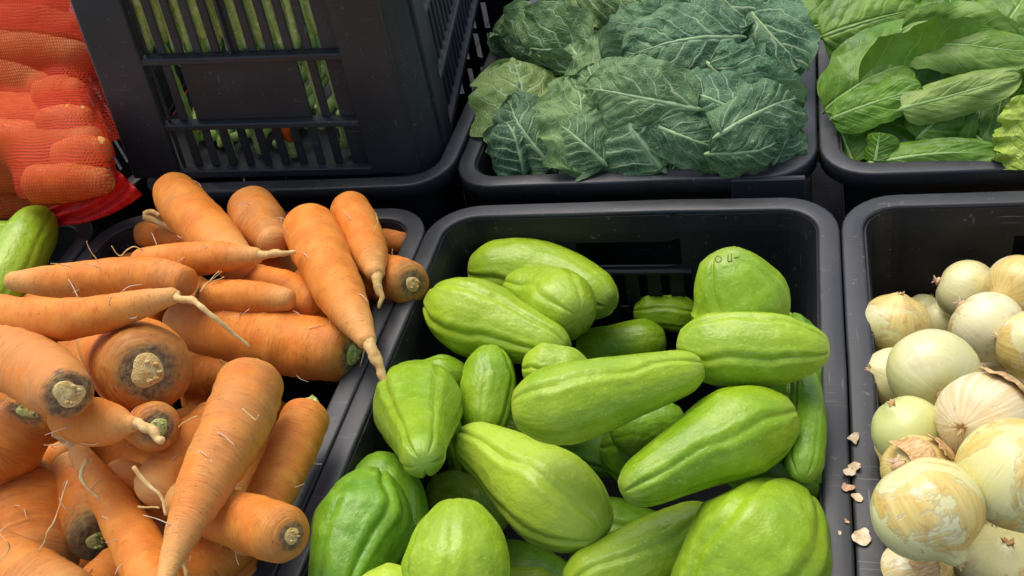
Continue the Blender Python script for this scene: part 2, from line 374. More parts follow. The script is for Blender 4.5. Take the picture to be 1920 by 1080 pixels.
# ------------------------------------------------------------------ ground
ZG = -.316; ZF = -.96
gv = []; GN = 24; xs = np.sign(np.linspace(-1, 1, GN)) * np.abs(np.linspace(-1, 1, GN)) ** 3 * 60
gm = [[(x, y, ZF) for y in xs] for x in xs]
ground = mesh('ground', gm, grid_faces(GN, GN)[:, ::-1], mat_ground(), None, smooth=False)
tag(ground, kind='structure')

# unseen stand, added near black so slots and gaps between crates stay dark
tb = thing('added_dark_stand', 'unseen dark stand added under the crates to keep their gaps dark', 'stand', (-.36, .1, ZF))
for k in range(-2, 9): boxes('board', [(-1.22 + .2 * k, -1.0201 + .2 * k, -.72, 1.60, ZG - .028, ZG)], M_STAND, tb, (-.36, .1, ZF), b=.0012)
for lx in (-1.57, .53):
    for ly in (-.66, 1.54): boxes('leg', [(lx - .03, lx + .03, ly - .03, ly + .03, ZF + .001, ZG - .029)], M_STAND, tb, (-.36, .1, ZF), b=.003)
# ------------------------------------------------------------------ crates
def rrect(x0, x1, y0, y1, r, xs, ys, n=7):      # rounded rectangle; points, outward normals and (side, position) of each
    P, N, I = [], [], []
    def side(pts, nn, nm):
        for p in pts: P.append(p); N.append(nn); I.append((nm, p[0] if nm in 'FB' else p[1]))
    def corner(cx, cy, a0):
        for k in range(1, n):
            a = a0 + math.pi / 2 * k / n
            P.append((cx + r * math.cos(a), cy + r * math.sin(a))); N.append((math.cos(a), math.sin(a))); I.append(('C', 0))
    X = [x0 + r] + [x for x in xs if x0 + r < x < x1 - r] + [x1 - r]; Y = [y0 + r] + [y for y in ys if y0 + r < y < y1 - r] + [y1 - r]
    side([(x, y0) for x in X], (0, -1), 'F'); corner(x1 - r, y0 + r, -math.pi / 2)
    side([(x1, y) for y in Y], (1, 0), 'R'); corner(x1 - r, y1 - r, 0)
    side([(x, y1) for x in X[::-1]], (0, 1), 'B'); corner(x0 + r, y1 - r, math.pi / 2)
    side([(x0, y) for y in Y[::-1]], (-1, 0), 'L'); corner(x0 + r, y0 + r, math.pi)
    return np.array(P), np.array(N), I
def crate(label, x0, x1, y0, y1, mat=None, bow=.0, plain=False, lug=False):
    mat = mat or M_CRATE
    g = 'open black plastic crates standing side by side'
    org = A((x0 + x1) / 2, (y0 + y1) / 2, ZG + .001)
    root = thing('produce_crate', label, 'crate', org, g)
    cx, cy = org[0], org[1]; rim = .0165; ix0, ix1, iy0, iy1 = x0 + rim, x1 - rim, y0 + rim, y1 - rim
    sl = [-.072 + .0205 * k for k in range(8)]
    hx = [-.047, .047] + [a for s in sl for a in (s - .004, s + .004)]
    hx = sorted(hx); xs = [cx + a for a in hx]
    ly = [k * .0205 for k in range(-9, 10)]; ys = sorted([cy + a + d for a in ly for d in (-.004, .004)])
    P, N, I = rrect(ix0, ix1, iy0, iy1, .030, xs, ys)
    Z = [-.004, -.020, -.030, -.057, -.066, -.104, -.112, -.150, -.165, -.205, -.24, -.30]
    n = len(P); V = []
    for z in Z:
        off = .020 * (-z / .3)
        st = .0018 if z < -.019 else 0          # small step below the collar
        V.append(np.c_[P - N * (off + st), np.full(n, z)])
    V = np.array(V)
    if bow:                                      # long walls lean in a little half way along, as loaded crates do
        for k in range(n):
            if I[k][0] in 'LR': V[:, k, 0] -= N[k, 0] * bow * np.sin(np.pi * (P[k, 1] - iy0) / (iy1 - iy0)) ** 2
    Fs = []
    for i in range(len(Z) - 1):
        zt, zb = Z[i], Z[i + 1]; zm = (zt + zb) / 2
        for j in range(n):
            j2 = (j + 1) % n; hole = False
            if I[j][0] == I[j2][0] and I[j][0] != 'C' and not (plain and I[j][0] == 'F'):
                m = (I[j][1] + I[j2][1]) / 2
                if I[j][0] in 'FB':
                    m -= cx
                    if -.057 < zm < -.030 and abs(m) < .047: hole = True
                    if (-.104 < zm < -.066 or -.150 < zm < -.112 or -.205 < zm < -.165) and any(abs(m - s) < .004 for s in sl): hole = True
                else:
                    m -= cy
                    if (-.104 < zm < -.066 or -.150 < zm < -.112 or -.205 < zm < -.165) and any(abs(m - s) < .004 for s in ly): hole = True
            if not hole: Fs.append([i * n + j, i * n + j2, (i + 1) * n + j2, (i + 1) * n + j])
    o = mesh('wall', V, Fs, mat, root, org, smooth=False)
    md = o.modifiers.new('thickness', 'SOLIDIFY'); md.thickness = .0026; md.offset = 1
    # collar: a rounded lip with a short skirt, swept round the opening
    prof = [(-.0005, -.010), (-.0012, -.0018), (-.0006, -.0004), (.0010, .0), (.0138, .0), (.0152, -.0005), (.0158, -.0020), (.0158, -.0165), (.0135, -.0167), (.0133, -.0040), (.0022, -.0045)]
    P2, N2, I2 = rrect(ix0, ix1, iy0, iy1, .030, np.linspace(ix0, ix1, 9), np.linspace(iy0, iy1, 15))
    V = np.array([np.c_[P2 + N2 * (a), np.full(len(P2), z)] for a, z in prof])
    if bow:
        for k in range(len(P2)):
            if I2[k][0] in 'LR': V[:, k, 0] -= N2[k, 0] * bow * np.sin(np.pi * (P2[k, 1] - iy0) / (iy1 - iy0)) ** 2
    V += (noise(V, 14, 5) * .0007)[..., None] * A(1, 1, .7)
    np_, m = len(prof), len(P2); V = V.transpose(1, 0, 2); V = np.vstack([V, V[:1]])
    mesh('rim', V, grid_faces(m + 1, np_, True), M_RIM, root, org)
    # a moulded rib under the handle and one along every wall
    for s in (1, -1): boxes('handle_rib', [(cx - .056, cx + .056, s * (abs(iy1 - cy) - .0090) + cy - .004, s * (abs(iy1 - cy) - .0090) + cy + .004, -.0640, -.0595)], mat, root, org)
    for sx in ((1,) if lug else ()): boxes('corner_lug', [(cx + sx * .128 - .032, cx + sx * .128 + .032, y0 - .0022, y0 + .0035, -.0235, -.0012)], M_RIM, root, org, b=.0014)
    boxes('floor', [(ix0 + .017, ix1 - .017, iy0 + .017, iy1 - .017, -.305, -.297)], mat, root, org)
    return root
YB = .5935
crate('black crate heaped with orange carrots', -.7225, -.3598, -.556, 0)
crate('black crate of green chayotes between the carrot crate and the onion crate', -.3603, .0012, -.556, 0)
crate('black crate of pale onions at the right edge', .0008, .3620, -.556, 0)
crate('black crate of chayotes cut off at the left edge', -1.0850, -.7250, -.556, 0)
crate('black crate filled with bluish collard leaves', -.3570, -.0150, .028, YB, plain=True, lug=True)
crate('black crate of bright green broad leaves and lettuce at upper right', -.0147, .3300, .028, YB, plain=True)
crate('black crate whose rim carries the slatted crate of beans', -.7180, -.3600, .034, YB)
crate('black crate under the red net sack', -1.0800, -.7210, .030, YB)

# the tilted slatted crate that stands on the rims behind the carrots
def rotvec(r):
    r = A(*r); th = np.linalg.norm(r); k = r / th; K = np.array([[0, -k[2], k[1]], [k[2], 0, -k[0]], [-k[1], k[0], 0]])
    return np.eye(3) + math.sin(th) * K + (1 - math.cos(th)) * K @ K
SLM = Matrix(rotvec(np.radians([2.235, 6.728, 7.514])).tolist()).to_4x4(); SLM.translation = Vector((-.7177, .0451, .0087))
SW, SD, SH = .32, .50, .222
def taper(o, k=.012 / .206):
    for v in o.data.vertices:
        v.co.x = v.co.x + (1 - 2 * v.co.x / SW) * k * v.co.z
    return o
def prism(poly, z0, z1):
    n = len(poly); V = [(x, y, z0) for x, y in poly] + [(x, y, z1) for x, y in poly]
    return V, [[i, (i + 1) % n, n + (i + 1) % n, n + i] for i in range(n)] + [list(range(n))[::-1], list(range(n, 2 * n))]
def slatted_crate():
    root = thing('slatted_crate', 'tall black slatted crate of green bean pods standing behind the carrots', 'crate', None, None, SLM)
    pl = [(.055, 0), (.004, 0), (.0, .005), (-.001, .06), (.006, .06), (.008, .010), (.055, .009)]
    pr = [(SW - .057, 0), (SW - .004, 0), (SW + .008, .004), (SW + .017, .014), (SW + .020, .030), (SW + .020, .072), (SW + .013, .072), (SW + .012, .022), (SW - .002, .009), (SW - .057, .009)]
    for poly, flip in ((pl, 1), (pr, -1), ([(x, SD - y) for x, y in pl], -1), ([(x, SD - y) for x, y in pr], 1)):
        V, Fc = prism(poly, .004, SH)
        if flip > 0: Fc = [f[::-1] for f in Fc]
        o = mesh('corner_post', V, Fc, M_CRATE_B, root, smooth=False)
        md = o.modifiers.new('edge', 'BEVEL'); md.width = .0016; md.segments = 2; md.limit_method = 'ANGLE'; taper(o)
    # narrow ridge along the right post, as moulded
    taper(boxes('post_ridge', [(SW - .0062, SW - .0030, -.0012, .002, .012, SH - .006)], M_CRATE_B, root, b=.0006))
    taper(boxes('post_ridge', [(SW + .0185, SW + .0225, .022, .026, .012, SH - .006)], M_CRATE_B, root, b=.0006))
    slots = [.0646 + .0192 * k for k in range(10)]; hw = .0052
    edges = [.0555] + [e for s in slots for e in (s - hw, s + hw)] + [.2625]
    rows = [(.146, SH - .010), (.070, .138), (.012, .062)]
    proto = {}
    def slat(x0, x1, z0, z1, back, name='slat'):
        y0, y1 = (.010, .0135) if not back else (SD - .0135, SD - .010)
        key = (round(x1 - x0, 4), z0, z1)
        if key in proto and not back and False: pass
        o = taper(boxes(name, [(x0, x1, y0, y1, z0, z1)], M_CRATE_B, root, b=.0008)); return o
    for back in (0, 1):
        for r, (z0, z1) in enumerate(rows):
            if r == 1:
                cuts = edges[:6] ; cuts = [edges[0], edges[1], edges[2], edges[3], edges[4], edges[17], edges[18], edges[19], edges[20], edges[21]]
            else: cuts = edges
            for k in range(0, len(cuts), 2):
                wide = cuts[k + 1] - cuts[k] > .05
                slat(cuts[k], cuts[k + 1], z0, z1, back, 'label_panel' if wide else 'slat')
        yf = (.0015, .0145) if not back else (SD - .0145, SD - .0015)
        for z0, z1, nm in ((.1385, .1455, 'rail'), (.0625, .0695, 'rail'), (.002, .0115, 'bottom_rail'), (SH - .0095, SH, 'top_rail')):
            taper(boxes(nm, [(.0535, .2640, *yf, z0, z1)], M_CRATE_B, root))
        if not back: taper(boxes('centre_rib', [(slots[4] + hw + .001, slots[4] + hw + .0042, .0045, .0098, .147, SH - .010)], M_CRATE_B, root, b=.0005))
    ys = [.078 + .0192 * k for k in range(19)]
    for xs_ in ((SW + .0085, SW + .0125), (.0, .0035)):
        for z0, z1 in rows:
            for k, y in enumerate(ys):
                taper(boxes('slat', [(*xs_, y, y + (.0100 if xs_[0] > .1 else .0186), z0, z1)], M_CRATE_B, root, b=.0008))
        for z0, z1, nm in ((.1385, .1455, 'rail'), (.0625, .0695, 'rail'), (.002, .0115, 'bottom_rail'), (SH - .0095, SH, 'top_rail')):
            taper(boxes(nm, [(xs_[0] - .002, xs_[1] + .0055 if xs_[0] > .1 else xs_[1] + .001, .073, SD - .073, z0, z1)], M_CRATE_B, root))
    taper(boxes('floor', [(.010, SW + .008, .014, SD - .014, .0045, .0085)], M_CRATE_B, root))
    prof = [(-.010, 0), (.007, 0), (.009, .003), (.009, .011), (.006, .014), (-.008, .014), (-.010, .011)]
    P2, N2, I2 = rrect(.010, SW + .010, .009, SD - .009, .02, [], [])
    V = np.array([np.c_[P2 + N2 * a, np.full(len(P2), SH + .0005 + z)] for a, z in prof]).transpose(1, 0, 2); V = np.vstack([V, V[:1]])
    taper(mesh('rim', V, grid_faces(len(P2) + 1, len(prof), True), M_CRATE_B, root))
    return root
slatted_crate()
def sl_w(x, y, z): return np.array(SLM @ Vector((x + (1 - 2 * x / SW) * .058 * z, y, z)))
rng = random.Random(3)
# bean pods: upright and leaning ones just behind the front slats
def bean(P0, P1, r, bend, mat=None):
    C = spline(np.array([P0, (P0 + P1) / 2 + bend, P1]), 16); t = np.linspace(0, 1, 16)
    R = r * np.clip(np.minimum(t / .07, (1 - t) / .05), .25, 1) ** .6 * (1 + .10 * np.sin(t * 38))
    org = P0
    lab = 'long pale green bean pod among the pods in the slatted crate'
    root = thing('bean_pod', lab, 'bean', org, 'green bean pods inside the slatted crate')
    tube('pod', C, R, mat or M_BEAN, root, org, 9, jit=.06)
    e = C[-1]; tube('stalk', np.array([e, e + (C[-1] - C[-2]) * .9 + A(0, 0, .002)]), [.0011, .0008], M_STEMGREEN, root, org, 6)
for k in range(27):
    x = .058 + .0078 * k + rng.uniform(-.002, .002); z0 = rng.uniform(.125, .155)
    P0 = sl_w(x + rng.uniform(-.006, .006), .0200 + rng.uniform(0, .005), z0); P1 = sl_w(x + rng.uniform(-.004, .004), .0200 + rng.uniform(0, .005), .245)
    bean(P0, P1, rng.uniform(.0052, .0066), A(rng.uniform(-.004, .004), .001, 0))
for x, y, z0, x1, z1 in ((.222, .022, .06, .214, .150), (.241, .022, .07, .236, .150), (.083, .030, .055, .089, .14), (.066, .034, .02, .06, .13), (.108, .024, .010, .098, .06), (.138, .030, .012, .130, .066),
                         (.214, .024, .046, .216, .075), (.199, .028, .044, .193, .068), (.176, .023, .012, .170, .038), (.232, .028, .02, .236, .064), (.252, .03, .02, .250, .06), (.150, .040, .014, .19, .05), (.09, .045, .02, .14, .03)):
    bean(sl_w(x, y, z0), sl_w(x1, y + .004, z1), .0052, A(.003, 0, 0))
for k in range(40):
    x = rng.uniform(.05, .27); y = rng.uniform(.045, .16)
    bean(sl_w(x, y, rng.uniform(.08, .16)), sl_w(x + rng.uniform(-.05, .05), y + rng.uniform(-.02, .02), rng.uniform(.19, .245)), .0056, A(.004, 0, .002))
base_pods = [o for o in bpy.data.objects if o.get('category') == 'bean'][:12]
def again(src, loc, rot):                        # a copy of a pod with copies of its parts
    r = src.copy(); COL.objects.link(r); r.location = Vector(loc); r.rotation_euler = rot
    for ch in src.children:
        c = ch.copy(); COL.objects.link(c); c.parent = r
for k in range(90):  # hidden pods added to keep sunlight off the crate floor
    again(base_pods[k % 12], sl_w(rng.uniform(.09, .26), rng.uniform(.055, .34), rng.uniform(.13, .185)), (-1.25 + rng.uniform(-.3, .3), 0, rng.uniform(-.4, .4)))
for k in range(30):
    again(base_pods[k % 12], sl_w(rng.uniform(.06, .26), rng.uniform(.032, .09), .016 + .003 * (k % 5)), (-1.40, 0, rng.uniform(-.35, .35)))
def pepper(p, axis, L, r, lab):
    org = p; root = thing('chilli_pepper', lab, 'pepper', org)
    t = np.linspace(0, 1, 22); C = p + np.outer(t, axis) * L + np.outer(t * t, A(.2, 0, -.2)) * L * .5
    tube('pod', C, r * np.sin(np.pi * (.12 + .86 * t)) ** .6, M_PEPPER, root, org, 14, jit=.1)
    tube('stalk', np.array([p, p - A(*axis) * .006, p - A(*axis) * .012 + A(0, 0, .002)]), [.002, .0015, .0016], M_STEMGREEN, root, org, 7)
pepper(sl_w(.172, .022, .054), nrm(A(.15, 0, -.9)), .020, .0062, 'small orange pepper seen between the lowest slats of the slatted crate')
pepper(sl_w(.30, .16, .10), nrm(A(.1, .9, .1)), .045, .010, 'red pepper seen through the side slats of the slatted crate')

# ------------------------------------------------------------------ heaps: each thing slides away from the camera until it rests on what lies behind
class Heap:
    def __init__(s, n, p, walls=None): s.n = nrm(A(*n)); s.d = s.n @ A(*p); s.P = np.zeros((0, 3)); s.R = np.zeros(0); s.w = walls
    def place(s, K, flat=1.0, sink=.90, z0=-.05):
        """K rows: px, py, radius px, near (m); returns rows x, y, z, r"""
        K = np.asarray(K, float); ref = K[0]
        d0 = depth(at(ref[0], ref[1], z0)); near = np.array([d0 - depth(at(k[0], k[1], z0)) for k in K]) * flat + K[:, 3]
        q = spline(np.c_[K[:, :2], K[:, 2], near], max(2, 9)) if len(K) > 1 else np.c_[K[:, :3], near]
        rays = np.array([ray(a, b) for a, b in q[:, :2]])
        lo = d0 - .34; best = lo
        for st in np.arange(lo, d0 + .5, .002):
            D = st - q[:, 3]; P = CAM + rays * D[:, None]; R = q[:, 2] * D / F_PX
            if (P @ s.n - s.d < R * sink).any(): break
            if s.w:
                x0, x1, y0, y1 = s.w; low = P[:, 2] < -.012
                if low.any():
                    p, r = P[low], R[low] * .9
                    if (p[:, 0] - r < x0).any() or (p[:, 0] + r > x1).any() or (p[:, 1] + r > y1).any(): break
            if len(s.R):
                dd = np.linalg.norm(P[:, None] - s.P[None], axis=2)
                if (dd < (R[:, None] + s.R[None]) * sink).any(): break
            best = st
        D = best - q[:, 3]; P = CAM + rays * D[:, None]; R = q[:, 2] * D / F_PX
        s.P = np.vstack([s.P, P]); s.R = np.r_[s.R, R]
        Dk = best - near; W = CAM + np.array([ray(k[0], k[1]) for k in K]) * Dk[:, None]
        return np.c_[W, K[:, 2] * Dk / F_PX], best, near

def body(K4, n, capa, capb, expo=2.2):
    """centres and radii of a capped swept body; K4 rows x, y, z, r"""
    C4 = spline(K4, n) if len(K4) > 1 else None
    C, R = C4[:, :3], np.maximum(C4[:, 3], .0004)
    for k in range(26):                          # ease the joints between the measured points
        C[1:-1] = (C[:-2] + 2 * C[1:-1] + C[2:]) / 4; R[1:-1] = (R[:-2] + 2 * R[1:-1] + R[2:]) / 4
    C, R = C.copy(), R.copy()
    t0 = nrm(C[0] - C[1]); t1 = nrm(C[-1] - C[-2]); m = 9
    a = np.linspace(1, 0, m + 1)[:-1]; ca = C[0] + np.outer(np.sin(a * np.pi / 2) ** 1.0, t0) * R[0] * capa; ra = R[0] * np.maximum((1 - np.sin(a * np.pi / 2) ** expo), 1e-6) ** (1 / expo)
    b = np.linspace(0, 1, m + 1)[1:]; cb = C[-1] + np.outer(np.sin(b * np.pi / 2), t1) * R[-1] * capb; rb = R[-1] * np.maximum((1 - np.sin(b * np.pi / 2) ** expo), 1e-6) ** (1 / expo)
    return np.vstack([ca, C, cb]), np.r_[ra, R, rb]
def hook(C, n=None): return frames(C)

def make_carrot(label, K4, crown, color, roots, hairs, seed, group='loose carrots in the crate', name='carrot', cat='carrot', n=46, seg=36, fork=None):
    org = A(*K4[:, :3].mean(0)); org[2] = K4[:, 2].min() - K4[:, 3].max() * .5
    root = thing(name, label, cat, org, group)
    C, R = body(K4, n, .62, .85 if not roots else 1.1)
    T, N, B = frames(C); N = N; L = np.r_[0, np.cumsum(np.linalg.norm(np.diff(C, axis=0), axis=1))]; u = L / L[-1]
    rr = random.Random(seed)
    a = np.linspace(0, 2 * np.pi, seg, endpoint=False)
    dirs = np.cos(a)[None, :, None] * N[:, None] + np.sin(a)[None, :, None] * B[:, None]
    mid = np.minimum(1, np.minimum(u, 1 - u) / .12)
    ring = np.array([noise(A(x * 34 + seed * 7.1, seed, 0), 1, 1) for x in u]) * .020 * mid
    ring2 = np.array([noise(A(x * 90 + seed * 3.1, seed, 5), 1, 2) for x in u]) * .010 * mid
    V0 = C[:, None] + R[:, None, None] * dirs
    lump = fbm(V0, 45, seed, 3) * .035 + noise(V0, 170, seed + 9) * .012
    V = C[:, None] + R[:, None, None] * dirs * (1 + lump + ring[:, None] * (1 + noise(V0, 60, seed + 4)) + ring2[:, None])[..., None]
    r0 = K4[0, 3]; t0 = nrm(C[0] - C[9]); h = C[0]
    cr = np.full((len(C), seg), 9.)
    if crown:                                    # ragged, slightly sunken scar round the cut stem
        q = R[:9] / (r0 * crown[1]); cr[:9] = np.minimum(q / 1.30, 9)[:, None]
        V[:9] -= t0 * (r0 * .055 * np.clip(1.5 - q, 0, 1))[:, None, None] * (1 + .5 * noise(V[:9], 200, seed))[..., None]
    o = mesh('root_body', V, grid_faces(len(C), seg, True), M_CARROT, root, org, grid_uv(len(C), seg, True, u), color=(*color, 1))
    at_ = o.data.attributes.new('crown', 'FLOAT', 'POINT'); at_.data.foreach_set('value', cr.astype(np.float32).ravel())
    if crown:
        kind, sz = crown                         # scar disc round the cut stem, then the stem itself
        rs = r0 * sz
        mt = {'straw': M_STRAW, 'green': M_STEMGREEN, 'stub': M_STEMGREEN, 'tan': M_STRAW, 'scar': M_SCAR}[kind]
        if kind in ('straw', 'green', 'tan'):
            h = h - t0 * r0 * .05
            t = np.linspace(0, 1, 9); o = tube('cut_stem', h + np.outer(t * .20 - .12, t0) * r0, rs * A(.82, .84, .84, .8, .8, .76, .70, .5, .2), mt, root, org, 24, jit=.28)
            for k in range(5):                   # broken fibres
                an = k / 7 * 6.28 + rr.random(); p = h + t0 * r0 * .03 + rs * .5 * (math.cos(an) * N[9] + math.sin(an) * B[9])
                tube('stem_fibre', np.array([p, p + t0 * r0 * .06 + .05 * rs * N[9], p + t0 * r0 * rr.uniform(.08, .17) + rs * .15 * B[9]]), rs * A(.17, .13, .05), mt, root, org, 6)
        elif kind == 'stub':
            for k in range(4):
                an = k / 4 * 6.28 + rr.random(); off = rs * .45 * (math.cos(an) * N[9] + math.sin(an) * B[9])
                p = h - t0 * r0 * .08 + off
                tube('leaf_stub', np.array([p, p + t0 * r0 * .22 + off * .1, p + t0 * r0 * rr.uniform(.40, .75) - off * .7]), rs * A(.62, .5, .18), mt, root, org, 9, jit=.15)
    return root, org, C, R, N, B

def px_path(path, d, r0, r1, n=18, wig=.0, seed=0):
    """a thin strand through photograph pixels, hanging at about depth d (third value: extra nearness)"""
    K = np.array([at_depth(p[0], p[1], d - (p[2] if len(p) > 2 else 0)) for p in path]); C = spline(K, n)
    C += np.stack([noise(C, 160, seed + k) for k in range(3)], 1) * wig
    return C, np.linspace(r0, r1, n) * (1 + .25 * noise(C, 260, seed + 5))

carrots = Heap((0, -.12, 1), (-.54, -.20, -.17), (-.722 + .017, -.3625 - .017, -9, -.017))
def carrot(label, K, crown=None, color=(.5, .0, .3), flat=.85, roots=(), hairs=2, seed=0, heap=carrots, sink=.80, **kw):
    K = [(k + (0,))[:4] for k in K]
    K4, s, near = heap.place(K, flat, sink)
    root, org, C, R, N, B = make_carrot(label, K4, crown, color, roots, hairs, seed, **kw)
    dt = depth(C[-4]); rr = random.Random(seed + 50)
    for j, rt in enumerate(roots):
        p0 = rt[0]; nn = [q if len(q) > 2 else (q[0], q[1], .004 + .002 * i) for i, q in enumerate(rt[1])]
        d = dt if p0 == 'tail' else depth(C[len(C) // 2]) - R[len(C) // 2] * .9
        r0, r1 = rt[2] if len(rt) > 2 else (.0022, .0007)
        if p0 != 'tail': r0, r1 = r0 * .62, r1 * .7
        P, Rr = px_path(nn, d, r0, r1, 22, .0009, seed + j)
        if p0 == 'tail':                         # start inside the tip so that root and body meet
            P = np.vstack([spline(np.vstack([C[-12], C[-6], P[0], P[1]]), 10)[:-2], P[1:]]); Rr = np.r_[np.linspace(R[-12] * .75, r0, 8), Rr[1:]]
        tube('tap_root' if p0 == 'tail' else 'root_strand', P, Rr, M_ROOT, root, org, 9, jit=.2)
    for k in range(hairs):                       # fine side rootlets standing off the skin
        i = rr.randrange(14, len(C) - 12); an = rr.random() * 6.28; dv = math.cos(an) * N[i] + math.sin(an) * B[i]
        if dv @ RW[2] < -.2: dv = -dv
        p = C[i] + dv * R[i] * .97; l = rr.uniform(.006, .018)
        tv = nrm(A(rr.uniform(-1, 1), rr.uniform(-1, 1), rr.uniform(-.3, .6)))
        tube('rootlet', spline(np.array([p, p + dv * l * .16 + tv * l * .4, p + dv * l * .10 + tv * l]), 7), np.linspace(.0004, .0002, 7), M_HAIR, root, org, 5)
    return root
